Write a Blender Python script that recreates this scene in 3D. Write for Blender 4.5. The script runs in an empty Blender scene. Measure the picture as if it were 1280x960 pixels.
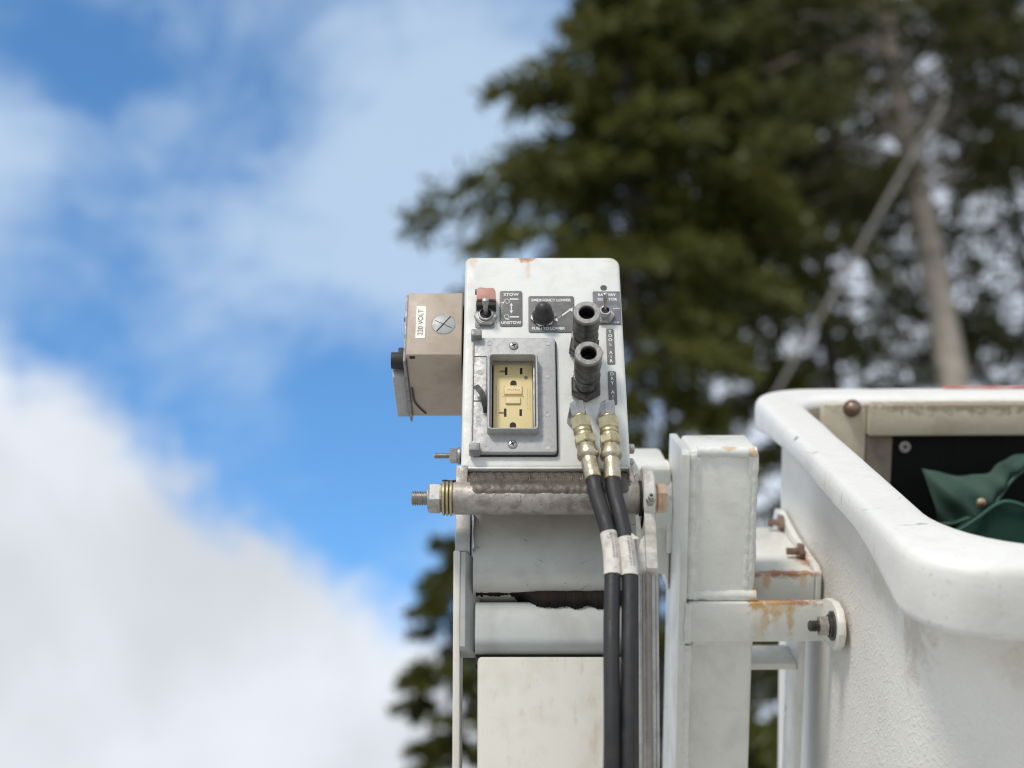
import bpy, bmesh, math, random
import numpy as np
from mathutils import Matrix, Vector, noise as mnoise
R = math.radians
rnd = random.Random(7)
sc = bpy.context.scene
col = sc.collection

# ---------------------------------------------------------------- camera
PITCH = 28.0
CAM_Z = 1.7
cam = bpy.data.cameras.new("camera")
cam_o = bpy.data.objects.new("camera", cam)
col.objects.link(cam_o)
cam.sensor_width = 36.0
cam.lens = 49.5
cam.clip_start = 0.05
cam.clip_end = 3000
cam.dof.use_dof = True
cam.dof.focus_distance = 1.165
cam.dof.aperture_fstop = 3.6
cam_o.location = (0, 0, CAM_Z)
cam_o.rotation_euler = (R(90 + PITCH), 0, 0)
sc.camera = cam_o

# ---------------------------------------------------------------- sun and sky
SUN_EL, SUN_AZ = 42.0, 207.0          # azimuth clockwise from +Y: behind and left of the camera
sdir = Vector((math.sin(R(SUN_AZ)) * math.cos(R(SUN_EL)), math.cos(R(SUN_AZ)) * math.cos(R(SUN_EL)), math.sin(R(SUN_EL))))
sun = bpy.data.lights.new("sun", 'SUN')
sun.energy = 1.6
sun.angle = R(11)
sun.color = (1.0, 0.925, 0.82)
sun_o = bpy.data.objects.new("sun", sun)
sun_o.rotation_euler = sdir.to_track_quat('Z', 'Y').to_euler()
col.objects.link(sun_o)

sc.view_settings.view_transform = 'Standard'
sc.view_settings.look = 'None'
sc.view_settings.gamma = 1.0
sc.view_settings.exposure = 0.55
sc.render.engine = 'CYCLES'
try:
    sc.cycles.use_denoising = True
    sc.cycles.filter_width = 1.1
    sc.cycles.max_bounces = 8
    sc.cycles.transparent_max_bounces = 8
except Exception:
    pass

world = bpy.data.worlds.new("World")
sc.world = world
world.use_nodes = True


class NG:
    """small helper to write node trees"""
    def __init__(s, tree):
        s.t = tree
        s.t.nodes.clear()

    def n(s, typ, **kw):
        nd = s.t.nodes.new(typ)
        for k, v in kw.items():
            if k.startswith('i_'):
                nd.inputs[k[2:].replace('_', ' ')].default_value = v
            else:
                setattr(nd, k, v)
        return nd

    def l(s, a, b):
        s.t.links.new(a, b)

    def val(s, inp, v):
        if hasattr(v, 'is_output'):
            s.l(v, inp)
        else:
            inp.default_value = v

    def math(s, op, a, b=0.0, c=0.0, clamp=False):
        nd = s.n('ShaderNodeMath', operation=op, use_clamp=clamp)
        s.val(nd.inputs[0], a)
        s.val(nd.inputs[1], b)
        s.val(nd.inputs[2], c)
        return nd.outputs[0]

    def vmath(s, op, a, b=(0, 0, 0)):
        nd = s.n('ShaderNodeVectorMath', operation=op)
        s.val(nd.inputs[0], a)
        s.val(nd.inputs[1], b)
        return nd.outputs['Value'] if op in ('DOT_PRODUCT', 'LENGTH', 'DISTANCE') else nd.outputs['Vector']

    def noise(s, vec, scale, detail=4, rough=.55, dist=0.0, out='Fac'):
        nd = s.n('ShaderNodeTexNoise')
        if vec is not None:
            s.l(vec, nd.inputs['Vector'])
        nd.inputs['Scale'].default_value = scale
        nd.inputs['Detail'].default_value = detail
        nd.inputs['Roughness'].default_value = rough
        nd.inputs['Distortion'].default_value = dist
        return nd.outputs[out]

    def smooth(s, x, lo, hi, a=0.0, b=1.0):
        nd = s.n('ShaderNodeMapRange', interpolation_type='SMOOTHSTEP')
        s.val(nd.inputs['Value'], x)
        for k, v in (('From Min', lo), ('From Max', hi), ('To Min', a), ('To Max', b)):
            s.val(nd.inputs[k], v)
        return nd.outputs['Result']

    def mix(s, f, a, b):
        nd = s.n('ShaderNodeMix', data_type='RGBA')
        s.val(nd.inputs['Factor'], f)
        for inp, v in ((nd.inputs['A'] if False else nd.inputs[6], a), (nd.inputs[7], b)):
            s.val(inp, v if hasattr(v, 'is_output') else (*v[:3], 1.0))
        return nd.outputs[2]


def build_world():
    g = NG(world.node_tree)
    out = g.n('ShaderNodeOutputWorld')
    bg = g.n('ShaderNodeBackground')
    g.l(bg.outputs[0], out.inputs[0])
    bg.inputs['Strength'].default_value = 0.1
    sky = g.n('ShaderNodeTexSky', sky_type='NISHITA')
    sky.sun_disc = False
    sky.sun_elevation = R(SUN_EL)
    sky.sun_rotation = R(SUN_AZ)
    sky.air_density = 1.0
    sky.dust_density = 0.3
    sky.ozone_density = 2.5
    tc = g.n('ShaderNodeTexCoord')
    d = tc.outputs['Generated']
    # two bearings of this sky: sideways and up the slope of the cloud bank
    p = R(PITCH)
    x = g.vmath('DOT_PRODUCT', d, (1, 0, 0))
    y = g.vmath('DOT_PRODUCT', d, (0, -math.sin(p), math.cos(p)))
    warp = g.noise(d, 7.0, 5, .55, .3)
    warp2 = g.noise(d, 22.0, 5, .6, .2)
    # the big cumulus bank
    s = g.math('MULTIPLY_ADD', x, -0.61, -0.1915)
    s = g.math('SUBTRACT', s, y)
    s = g.math('ADD', s, g.math('MULTIPLY', g.math('SUBTRACT', warp, .5), .20))
    s = g.math('ADD', s, g.math('MULTIPLY', g.math('SUBTRACT', warp2, .5), .07))
    bank = g.smooth(s, -.028, .042)
    # thin veils and puffs
    st = g.vmath('MULTIPLY', d, (1.0, 1.6, 1.6))
    v1 = g.noise(st, 4.6, 7, .6, .5)
    v2 = g.noise(d, 14.0, 6, .6, .4)
    veil = g.math('MULTIPLY_ADD', v2, .35, g.math('MULTIPLY', v1, .75))

    def puff(px, py, rad, amt):
        dx = g.math('MULTIPLY', g.math('SUBTRACT', x, px), 1.0 / rad)
        dy = g.math('MULTIPLY', g.math('SUBTRACT', y, py), 1.0 / rad)
        q = g.math('ADD', g.math('MULTIPLY', dx, dx), g.math('MULTIPLY', dy, dy))
        return g.math('MULTIPLY', g.math('EXPONENT', g.math('MULTIPLY', q, -1.0)), amt)
    for a in ((-.35, .145, .075, .34), (-.03, .19, .12, .24), (-.08, .11, .09, .17), (-.20, .055, .10, .12), (-.28, .21, .05, -.16), (-.17, .19, .05, -.10), (-.04, -.02, .06, -.22), (-.12, -.01, .05, -.15), (.02, .03, .06, .12), (.30, .10, .2, .10)):
        veil = g.math('ADD', veil, puff(*a))
    vm = g.smooth(veil, .48, .88, 0.0, .76)
    # unseen cloud added everywhere but the camera's window, to soften and neutralise fill light
    away = g.smooth(g.vmath('DOT_PRODUCT', d, (0, math.cos(p), math.sin(p))), .90, .74)
    fill_cloud = g.math('MULTIPLY', g.smooth(g.noise(d, 2.6, 6, .55, .4), .36, .54), away)
    bank = g.math('MAXIMUM', bank, fill_cloud)
    # second, thinner bank behind the conifers
    s2 = g.math('ADD', x, g.math('MULTIPLY', g.math('SUBTRACT', v1, .5), .22))
    bank = g.math('MAXIMUM', bank, g.smooth(s2, .055, .15, 0, .85))
    low = g.noise(d, 5.0, 4, .5, .2)
    lit = g.smooth(low, .32, .68, 4.85, 6.2)
    cl = g.n('ShaderNodeCombineColor')
    g.l(g.math('MULTIPLY', lit, .935), cl.inputs[0])
    g.l(g.math('MULTIPLY', lit, .985), cl.inputs[1])
    g.l(g.math('MULTIPLY', lit, 1.06), cl.inputs[2])
    blue = g.vmath('MULTIPLY', sky.outputs[0], (.84, 1.29, 1.51))
    veil_c = g.mix(vm, blue, (4.15, 5.1, 6.2))
    c = g.mix(bank, veil_c, cl.outputs[0])
    g.l(c, bg.inputs['Color'])


build_world()

# ---------------------------------------------------------------- frames
# camera-style axes turned into the world: right, up, depth
AX = Vector((1, 0, 0))
AU = Vector((0, -math.sin(R(PITCH)), math.cos(R(PITCH))))
AD = Vector((0, math.cos(R(PITCH)), math.sin(R(PITCH))))


def make_frame(o, tilt, yaw=0.0):
    """X right, Y away from the viewer, Z up the object; o = (right, up, depth) metres; tilt>0 leans back"""
    t = R(tilt)
    X = AX
    Z = AU * math.cos(t) + AD * math.sin(t)
    Y = AU * -math.sin(t) + AD * math.cos(t)
    if yaw:
        c, s_ = math.cos(R(yaw)), math.sin(R(yaw))
        X, Y = X * c + Y * s_, X * -s_ + Y * c
    org = Vector((0, 0, CAM_Z)) + AX * o[0] + AU * o[1] + AD * o[2]
    return Matrix(((X.x, Y.x, Z.x, org.x), (X.y, Y.y, Z.y, org.y), (X.z, Y.z, Z.z, org.z), (0, 0, 0, 1)))


D0 = 1.18
FR_P = (make_frame((43 / 1760 * D0, 28 / 1760 * D0, D0), 32.0), 1.0)       # control panel
KB = 1.1
FR_B = (make_frame((488 / 1760 * .9 * KB, -202 / 1760 * .9 * KB, .9 * KB), -10.5, 1.2), KB)   # bucket

# ---------------------------------------------------------------- materials
MATS = {}


def mat(name, c, rough=.5, metal=0.0, c2=None, nscale=60, namt=(.42, .7), bump=0.0, bscale=200, spots=(), streak=None, chips=None,
        scr=None, spec=.5, coat=0.0, rvar=.12, base=(0, 0, 0), k=1.0, translucent=0.0, speck=None):
    """procedural paint / metal. spots: (x,y,z,rx,ry,rz,colour,strength) in frame millimetres"""
    if name in MATS:
        return MATS[name]
    m = bpy.data.materials.new(name)
    m.use_nodes = True
    g = NG(m.node_tree)
    out = g.n('ShaderNodeOutputMaterial')
    b = g.n('ShaderNodeBsdfPrincipled')
    g.l(b.outputs[0], out.inputs[0])
    tc = g.n('ShaderNodeTexCoord')
    oc = tc.outputs['Object']
    colr = None
    if c2 is None:
        c2 = tuple(v * .8 for v in c)
    n1 = g.noise(oc, nscale, 6, .62, .3)
    f = g.smooth(n1, namt[0], namt[1])
    colr = g.mix(f, c, c2)
    n0 = g.noise(oc, nscale * .17, 5, .6, .5)
    colr = g.mix(g.smooth(n0, .5, .75, 0, .5), colr, c2)
    if streak:                                   # vertical dirt runs (scale, colour, amount)
        mp = g.vmath('MULTIPLY', oc, (1.0, 1.0, .12))
        n2 = g.noise(mp, streak[0], 5, .6, .2)
        colr = g.mix(g.smooth(n2, .56, .75, 0, streak[2]), colr, streak[1])
    if speck:                                    # small dark specks (scale, colour, threshold)
        n4 = g.noise(oc, speck[0], 3, .5)
        colr = g.mix(g.smooth(n4, speck[2], speck[2] + .05), colr, speck[1])
    if scr:                                      # long fine scratches in two directions
        for rz_ in (.5, -.35):
            mp = g.n('ShaderNodeMapping', vector_type='TEXTURE')
            g.l(oc, mp.inputs['Vector'])
            mp.inputs['Rotation'].default_value = (rz_ * .6, rz_, rz_ * .4)
            mp.inputs['Scale'].default_value = (14, 14 if rz_ < 0 else 1, 1)
            n5 = g.noise(mp.outputs[0], scr[0], 3, .5, .15)
            colr = g.mix(g.smooth(n5, scr[2], scr[2] + .03, 0, .7), colr, scr[1])
    if chips:
        n3 = g.noise(oc, chips[0], 5, .65, .8)
        colr = g.mix(g.smooth(n3, chips[2], chips[2] + .035), colr, chips[1])
    nz = g.noise(oc, 150, 5, .65, .4)
    for (sx, sy, sz, rx, ry, rz, c3, st) in spots:
        ctr = tuple((a - b_) * k / 1000 for a, b_ in zip((sx, sy, sz), base))
        q = g.vmath('SUBTRACT', oc, ctr)
        q = g.vmath('MULTIPLY', q, (1000 / rx / k, 1000 / ry / k, 1000 / rz / k))
        dd = g.vmath('LENGTH', q)
        e = g.math('ADD', dd, g.math('MULTIPLY', g.math('SUBTRACT', nz, .5), 2.2))
        colr = g.mix(g.smooth(e, .35, 1.15, st, 0.0), colr, c3)
    g.l(colr, b.inputs['Base Color'])
    g.l(g.smooth(n1, .3, .7, max(.03, rough - rvar), min(1, rough + rvar)), b.inputs['Roughness'])
    b.inputs['Metallic'].default_value = metal
    b.inputs['Specular IOR Level'].default_value = spec
    b.inputs['Coat Weight'].default_value = coat
    if bump:
        nb = g.noise(oc, bscale, 4, .6)
        bp = g.n('ShaderNodeBump')
        bp.inputs['Strength'].default_value = bump
        bp.inputs['Distance'].default_value = .0015
        g.l(nb, bp.inputs['Height'])
        g.l(bp.outputs[0], b.inputs['Normal'])
    MATS[name] = m
    return m


RUST = (.36, .12, .03)
RUST2 = (.55, .30, .065)
GRIME = (.10, .085, .065)
PB = (0, 0, -140)                       # base of the control box in its frame
M_panel = mat('white_panel_paint', (.70, .705, .675), .45, c2=(.62, .625, .59), nscale=45, bump=.12, bscale=420, base=PB,
              speck=(900, (.38, .37, .34), .71), chips=(70, (.45, .44, .40), .735),
              spots=((-17, 0, 109, 9, 9, 7, RUST, .85), (-15, 0, 98, 3, 9, 16, RUST2, .28), (-63, 0, 106, 5, 9, 8, RUST2, .35), (60, 0, 107, 9, 9, 5, (.6, .5, .3), .5),
                     (66, 0, 60, 3, 9, 50, (.62, .58, .46), .35), (20, 0, -97, 60, 9, 7, (.52, .50, .45), .3), (26, 0, -34, 14, 9, 8, (.5, .49, .46), .35)))
M_alu = mat('cast_aluminium', (.42, .42, .415), .52, .3, c2=(.37, .37, .365), nscale=210, bump=.10, bscale=700, speck=(1000, (.24, .24, .235), .655))
M_alu_dark = mat('dull_aluminium', (.30, .30, .295), .55, .5, c2=(.2, .2, .2), nscale=160)
M_groove = mat('dark_groove', (.10, .10, .098), .6)  # dark tone of the lines drawn on the outlet cover
M_weld = mat('weld_metal', (.13, .112, .092), .5, .45, c2=(.065, .055, .045), nscale=120, bump=.25, bscale=380, speck=(500, (.06, .05, .045), .66))
M_tube = mat('scuffed_aluminium_tube', (.40, .365, .33), .56, .5, c2=(.25, .22, .195), nscale=90, bump=.4, bscale=330, streak=None, speck=(520, (.17, .145, .12), .655))
M_zinc = mat('zinc_steel', (.46, .45, .43), .38, .85, c2=(.31, .30, .285), nscale=200)
M_thread = mat('thread_steel', (.42, .40, .37), .4, .9, c2=(.25, .22, .2), nscale=200)
M_brass = mat('yellow_zinc', (.53, .465, .29), .38, .8, c2=(.34, .29, .17), nscale=110, bump=.15, bscale=300)
M_brass2 = mat('dull_yellow_zinc', (.56, .50, .37), .36, .85, c2=(.34, .29, .20), nscale=120, bump=.2, bscale=300)
M_pinkgold = mat('bronzed_bolt', (.62, .47, .34), .38, .85, c2=(.42, .30, .2), nscale=100)
M_gunmetal = mat('gunmetal', (.105, .10, .094), .40, .7, c2=(.055, .052, .048), nscale=110, bump=.15, bscale=300)
M_gunlip = mat('worn_gunmetal', (.30, .29, .275), .45, .7, c2=(.18, .17, .16), nscale=140, bump=.2, bscale=300)
M_black = mat('black_void', (.006, .006, .006), .7)
M_rubber = mat('black_rubber', (.020, .020, .021), .62, c2=(.032, .032, .032), nscale=60, bump=.15, bscale=500)
M_knob = mat('charcoal_rubber', (.030, .029, .028), .5, c2=(.045, .043, .042), nscale=90)
M_hose = mat('black_hose', (.016, .016, .018), .55, c2=(.028, .027, .027), nscale=70, bump=.2, bscale=500)
M_guard = mat('faded_red_plastic', (.42, .20, .165), .55, c2=(.52, .30, .25), nscale=90, bump=.1)
M_plate = mat('grey_sign_plate', (.125, .125, .118), .45, c2=(.165, .165, .155), nscale=120, speck=(700, (.3, .3, .29), .72))
M_plate_v = mat('violet_sign_plate', (.135, .13, .15), .4, c2=(.2, .195, .21), nscale=90, speck=(500, (.3, .3, .31), .68))
M_ink = mat('white_print', (.84, .84, .82), .5, c2=(.66, .66, .64), nscale=350)
M_ink_dark = mat('dark_print', (.05, .05, .05), .6)
M_ink_grey = mat('faded_print', (.30, .28, .26), .6, c2=(.5, .48, .45), nscale=300)
M_ink_red = mat('red_print', (.55, .16, .08), .6, c2=(.6, .35, .2), nscale=300)
M_yellow = mat('ivory_yellow_plastic', (.70, .575, .295), .38, c2=(.66, .53, .26), nscale=60, speck=(800, (.42, .3, .14), .74))
M_yellow2 = mat('pale_yellow_plastic', (.74, .62, .36), .35, c2=(.68, .55, .3), nscale=60)
M_emboss = mat('embossed_yellow_plastic', (.50, .39, .18), .5, c2=(.6, .49, .25), nscale=300)
M_tan = mat('tan_box_paint', (.43, .355, .285), .55, c2=(.385, .315, .25), nscale=50, bump=.1, bscale=300, base=(-95, 60, 12),
            speck=(600, (.16, .13, .11), .70), streak=(60, (.28, .23, .185), .25))
M_sticker = mat('cream_sticker', (.80, .79, .72), .5, c2=(.72, .7, .62), nscale=100)
M_knock = mat('galvanised_knockout', (.40, .41, .405), .5, .15, c2=(.33, .34, .335), nscale=60)
M_boom = mat('grey_boom_paint', (.50, .495, .45), .45, c2=(.42, .41, .37), nscale=22, bump=.08, bscale=200, base=(0, 60, -400), scr=(330, (.22, .205, .185), .69),
             chips=(55, (.13, .11, .09), .70), streak=(38, (.33, .31, .27), .35), speck=(420, (.25, .24, .22), .70),
             spots=((28, 46, -181, 56, 14, 6.5, (.06, .045, .035), .95), (0, 44, -176, 70, 14, 9, (.30, .28, .25), .5), (-38, 46, -183, 34, 14, 4, (.20, .15, .10), .6)))
M_boom2 = mat('pale_boom_paint', (.44, .455, .44), .5, c2=(.37, .375, .36), nscale=30, base=(0, 60, -400), chips=(60, (.2, .15, .1), .70),
              spots=((-60, 50, -226, 26, 40, 4, (.2, .13, .08), .8), (10, 50, -230, 80, 20, 3, GRIME, .8)))
M_cream = mat('cream_boom_paint', (.68, .655, .59), .5, c2=(.62, .585, .51), nscale=40, chips=(70, (.3, .17, .09), .71), streak=(90, (.45, .33, .22), .4))
M_grease = mat('black_grease', (.011, .008, .007), .8, c2=(.022, .014, .010), nscale=60, bump=.4, bscale=160, spec=.2)
BB = (-65, 290, -420)
M_mount = mat('white_mount_paint', (.77, .77, .715), .38, c2=(.68, .675, .62), nscale=26, bump=.5, bscale=75, base=BB, k=KB, coat=.15,
              chips=(95, (.42, .36, .27), .745), speck=(420, (.50, .49, .45), .72),
              spots=((-40, 262, -60, 2.5, 12, 40, RUST2, .9), (-41, 300, -110, 3, 60, 30, RUST, .7), (-60, 290, -4, 10, 22, 4, RUST2, .7), (-44, 275, -5, 6, 10, 5, RUST2, .7),
                     (-40, 255, -127, 9, 14, 6, RUST2, .95), (-15, 256, -126, 34, 8, 5.5, RUST, .95), (-26, 255, -132, 22, 8, 8, (.60, .44, .20), .6), (-33, 255, -142, 5, 8, 14, RUST2, .55), (-12, 255, -143, 4, 8, 16, RUST2, .6), (-24, 255, -136, 6, 8, 12, RUST2, .45), (-38, 255, -150, 8, 8, 16, (.62, .54, .36), .5),
                     (-10, 291, -113, 34, 10, 5, RUST, .9), (-25, 291, -119, 5, 10, 9, RUST2, .6), (6, 291, -118, 5, 10, 9, RUST2, .5), (16, 330, -118, 9, 34, 12, RUST, .75), (20, 420, -122, 9, 24, 10, RUST, .6), (22, 205, -140, 4, 10, 30, RUST2, .5)))
M_fill = mat('white_weld_paint', (.78, .785, .745), .34, c2=(.68, .685, .64), nscale=80, bump=.4, bscale=160, base=BB, k=KB, coat=.15,
             spots=((-43, 264, -1, 7, 10, 5, RUST2, .8), (-41, 264, -122, 5, 10, 8, RUST2, .85), (-40.5, 264, -40, 1.6, 10, 34, RUST2, .8), (-40.5, 264, -95, 1.4, 10, 22, RUST2, .6), (-66, 264, 3, 7, 6, 3, RUST2, .6)))
BK = (300, 250, -1000)
M_rim = mat('white_fibreglass_rim', (.77, .76, .72), .48, c2=(.69, .68, .635), nscale=30, bump=.28, bscale=170, base=BK, k=KB, coat=.1,
            chips=(85, (.36, .35, .33), .75), speck=(320, (.56, .545, .51), .665), scr=(330, (.50, .49, .455), .70),
            spots=((40, -44, -25, 60, 10, 9, (.62, .59, .5), .25), (27, 47, 0, 5, 1.8, 9, (.13, .13, .13), .8), (17, 45, 0, 9, 1.0, 9, (.13, .13, .13), .75), (2, 320, -1, 2.5, 5, 3, (.14, .14, .14), .75), (0, 60, -22, 3, 1.2, 7, (.3, .29, .27), .5), (0, 150, -10, 4, 1.5, 5, (.3, .3, .28), .5)))
M_red_tape = mat('red_tape', (.55, .07, .05), .5, c2=(.7, .45, .4), nscale=40)
M_inner = mat('cream_bucket_lining', (.62, .565, .445), .55, c2=(.50, .445, .335), nscale=24, bump=.3, bscale=130, base=BK, k=KB,
              spots=((200, 455, 2, 160, 30, 13, (.22, .17, .115), .85), (96, 495, -30, 14, 10, 20, (.42, .32, .2), .5), (126, 480, -75, 14, 10, 30, (.17, .13, .1), .75)))
M_jamb = mat('shade_brown_upright', (.28, .235, .19), .6, c2=(.17, .135, .105), nscale=30, bump=.3, bscale=130)  # darker brown puts the shade of the rail into the colour
M_bolt_br = mat('brown_bolt', (.22, .13, .09), .35, .6, c2=(.34, .25, .2), nscale=100)
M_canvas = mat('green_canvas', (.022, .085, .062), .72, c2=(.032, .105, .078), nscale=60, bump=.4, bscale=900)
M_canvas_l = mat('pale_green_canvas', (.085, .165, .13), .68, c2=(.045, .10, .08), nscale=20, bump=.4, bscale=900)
M_shade_sheet = mat('shade_black_sheet', (.007, .010, .009), .7, c2=(.012, .016, .014), nscale=30)  # near-black colour painted in for the shade deep in the bucket
M_sleeve = mat('worn_paper_sleeve', (.66, .63, .58), .6, c2=(.5, .45, .40), nscale=110, speck=(420, (.12, .1, .09), .665))
M_rod_a = mat('brown_steel_rod', (.29, .255, .24), .38, .7, c2=(.36, .325, .31), nscale=60)
M_rod_b = mat('grey_steel_rod', (.52, .51, .50), .38, .6, c2=(.4, .39, .38), nscale=60)
M_lug = mat('grimy_white_paint', (.62, .60, .56), .45, c2=(.34, .31, .27), nscale=60, bump=.3, bscale=200, chips=(90, (.18, .16, .14), .66))


def fiberglass_wall():
    m = bpy.data.materials.new('coarse_fibreglass_wall')
    m.use_nodes = True
    g = NG(m.node_tree)
    out = g.n('ShaderNodeOutputMaterial')
    b = g.n('ShaderNodeBsdfPrincipled')
    g.l(b.outputs[0], out.inputs[0])
    oc = g.n('ShaderNodeTexCoord').outputs['Object']
    n1 = g.noise(oc, 9, 6, .6, .4)
    c = g.mix(g.smooth(n1, .4, .75), (.81, .79, .74), (.72, .695, .64))
    # dirt washed down from under the rim, a stain near the front
    n2 = g.noise(oc, 60, 6, .7, .5)
    for (sx, sy, sz, rx, ry, rz, c3, st) in ((24, 45, -60, 30, 26, 55, (.45, .38, .28), .6), (24, 110, -60, 30, 60, 22, (.5, .44, .34), .4), (60, -22, -70, 80, 14, 30, (.55, .49, .4), .45)):
        q = g.vmath('SUBTRACT', oc, tuple((a - b_) * KB / 1000 for a, b_ in zip((sx, sy, sz), BK)))
        q = g.vmath('MULTIPLY', q, (1000 / rx / KB, 1000 / ry / KB, 1000 / rz / KB))
        e = g.math('ADD', g.vmath('LENGTH', q), g.math('MULTIPLY', g.math('SUBTRACT', n2, .5), 2.6))
        c = g.mix(g.smooth(e, .3, 1.2, st, 0), c, c3)
    # chopped strand relief: short stretched noise in three directions
    tot = None
    for rot, scl in (((R(40), 0, 0), (1, 4, 1)), ((R(-35), 0, 0), (1, 4, 1)), ((0, R(40), 0), (4, 1, 1)), ((0, R(-50), 0), (4, 1, 1))):
        mp = g.n('ShaderNodeMapping', vector_type='TEXTURE')
        g.l(oc, mp.inputs['Vector'])
        mp.inputs['Rotation'].default_value = rot
        mp.inputs['Scale'].default_value = scl
        nn = g.smooth(g.noise(mp.outputs[0], 300, 2, .5), .54, .72)
        tot = nn if tot is None else g.math('ADD', tot, nn)
    bp = g.n('ShaderNodeBump')
    bp.inputs['Strength'].default_value = .32
    bp.inputs['Distance'].default_value = .0014
    g.l(tot, bp.inputs['Height'])
    g.l(bp.outputs[0], b.inputs['Normal'])
    c = g.mix(g.math('MULTIPLY', tot, .10), c, (.85, .85, .83))
    g.l(c, b.inputs['Base Color'])
    b.inputs['Roughness'].default_value = .5
    return m


M_wall = fiberglass_wall()


def leaf_mat(name, ca, cb, cc):
    m = bpy.data.materials.new(name)
    m.use_nodes = True
    g = NG(m.node_tree)
    out = g.n('ShaderNodeOutputMaterial')
    geo = g.n('ShaderNodeNewGeometry')
    n1 = g.noise(geo.outputs['Position'], 1.1, 4, .6, .3)
    n2 = g.noise(geo.outputs['Position'], 9.0, 3, .6)
    c = g.mix(g.smooth(n1, .35, .68), ca, cb)
    c = g.mix(g.smooth(n2, .5, .72, 0, .8), c, cc)
    d = g.n('ShaderNodeBsdfDiffuse')
    t = g.n('ShaderNodeBsdfTranslucent')
    gl = g.n('ShaderNodeBsdfGlossy')
    gl.inputs['Roughness'].default_value = .45
    gl.inputs['Color'].default_value = (.5, .55, .5, 1)
    g.l(c, d.inputs['Color'])
    g.l(c, t.inputs['Color'])
    mx = g.n('ShaderNodeMixShader')
    mx.inputs[0].default_value = .35
    g.l(d.outputs[0], mx.inputs[1])
    g.l(t.outputs[0], mx.inputs[2])
    mx2 = g.n('ShaderNodeMixShader')
    mx2.inputs[0].default_value = .05
    g.l(mx.outputs[0], mx2.inputs[1])
    g.l(gl.outputs[0], mx2.inputs[2])
    g.l(mx2.outputs[0], out.inputs[0])
    return m


M_leaf_olive = leaf_mat('olive_conifer_sprays', (.125, .132, .026), (.08, .088, .020), (.18, .175, .042))
M_leaf_dark = leaf_mat('dark_conifer_sprays', (.085, .087, .024), (.052, .056, .017), (.13, .125, .035))
M_leaf_deep = leaf_mat('deep_green_sprays', (.068, .074, .024), (.045, .050, .017), (.105, .105, .032))
M_bark = mat('grey_bark', (.34, .30, .255), .8, c2=(.22, .19, .16), nscale=7, bump=.6, bscale=30, streak=(14, (.12, .10, .085), .6))
M_bark_d = mat('dark_bark', (.06, .05, .042), .85, c2=(.035, .03, .025), nscale=9, bump=.6, bscale=30)
M_pole = mat('bare_grey_wood', (.20, .19, .17), .8, c2=(.15, .14, .125), nscale=10)
M_ground = mat('pale_bounce_ground', (.50, .485, .455), .9, c2=(.43, .415, .39), nscale=3.0, bump=.8, bscale=60, speck=(40, (.36, .35, .33), .66))  # unseen ground, made pale to bounce fill light up from below

# ---------------------------------------------------------------- object helpers


class Thing:
    def __init__(s, name, label, cat, frame, base, group=None):
        s.M, s.k = frame
        s.base = Vector(base)
        o = bpy.data.objects.new(name, None)
        o.empty_display_size = .02
        col.objects.link(o)
        o.matrix_world = s.M @ Matrix.Translation(s.base * s.k / 1000)
        o['label'] = label
        o['category'] = cat
        if group:
            o['group'] = group
        s.o = o

    def part(s, name, bm, m, parent=None, label=None, smooth=35, kind=None):
        """bm is in frame millimetres"""
        for v in bm.verts:
            v.co = (v.co - s.base) * (s.k / 1000)
        bmesh.ops.recalc_face_normals(bm, faces=bm.faces)
        me = bpy.data.meshes.new(name)
        bm.to_mesh(me)
        bm.free()
        return s.link(name, me, m, parent, label, smooth, kind)

    def link(s, name, me, m, parent=None, label=None, smooth=35, kind=None):
        if smooth:
            me.polygons.foreach_set('use_smooth', [True] * len(me.polygons))
            me.set_sharp_from_angle(angle=R(smooth))
        me.materials.append(m)
        o = bpy.data.objects.new(name, me)
        col.objects.link(o)
        o.parent = parent or s.o
        if label:
            o['label'] = label
        if kind:
            o['kind'] = kind
        return o

    def text(s, txt, size, cx, cz, y, m, parent, rot=0.0, bold=.012, ls=1.0, stretch=1.0, name='lettering'):
        cu = bpy.data.curves.new('t', 'FONT')
        cu.body = txt
        cu.size = size
        cu.align_x = 'CENTER'
        cu.align_y = 'CENTER'
        cu.offset = bold * size
        cu.space_character = ls
        cu.space_line = .95
        cu.resolution_u = 3
        tmp = bpy.data.objects.new('t', cu)
        col.objects.link(tmp)
        dg = bpy.context.evaluated_depsgraph_get()
        me = bpy.data.meshes.new_from_object(tmp.evaluated_get(dg))
        bpy.data.objects.remove(tmp)
        bpy.data.curves.remove(cu)
        c, sn = math.cos(R(rot)), math.sin(R(rot))
        for v in me.vertices:
            X, Z = v.co.x * stretch, v.co.y
            q = Vector((cx + X * c - Z * sn, y, cz + X * sn + Z * c))
            v.co = (q - s.base) * (s.k / 1000)
        me.name = name
        return s.link(name, me, m, parent, None, 0)


def BM():
    return bmesh.new()


def add_box(bm, x0, x1, y0, y1, z0, z1, bev=0.0, seg=2):
    vs = [bm.verts.new((x, y, z)) for x in (x0, x1) for y in (y0, y1) for z in (z0, z1)]
    f = [(0, 1, 3, 2), (4, 6, 7, 5), (0, 4, 5, 1), (2, 3, 7, 6), (0, 2, 6, 4), (1, 5, 7, 3)]
    fs = [bm.faces.new([vs[i] for i in q]) for q in f]
    if bev:
        es = list({e for q in fs for e in q.edges})
        bmesh.ops.bevel(bm, geom=es, offset=bev, segments=seg, affect='EDGES', profile=.5)
    return vs


def basis(d):
    d = d.normalized()
    a = Vector((0, 0, 1)) if abs(d.z) < .9 else Vector((1, 0, 0))
    u = d.cross(a).normalized()
    return u, d.cross(u).normalized()


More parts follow.
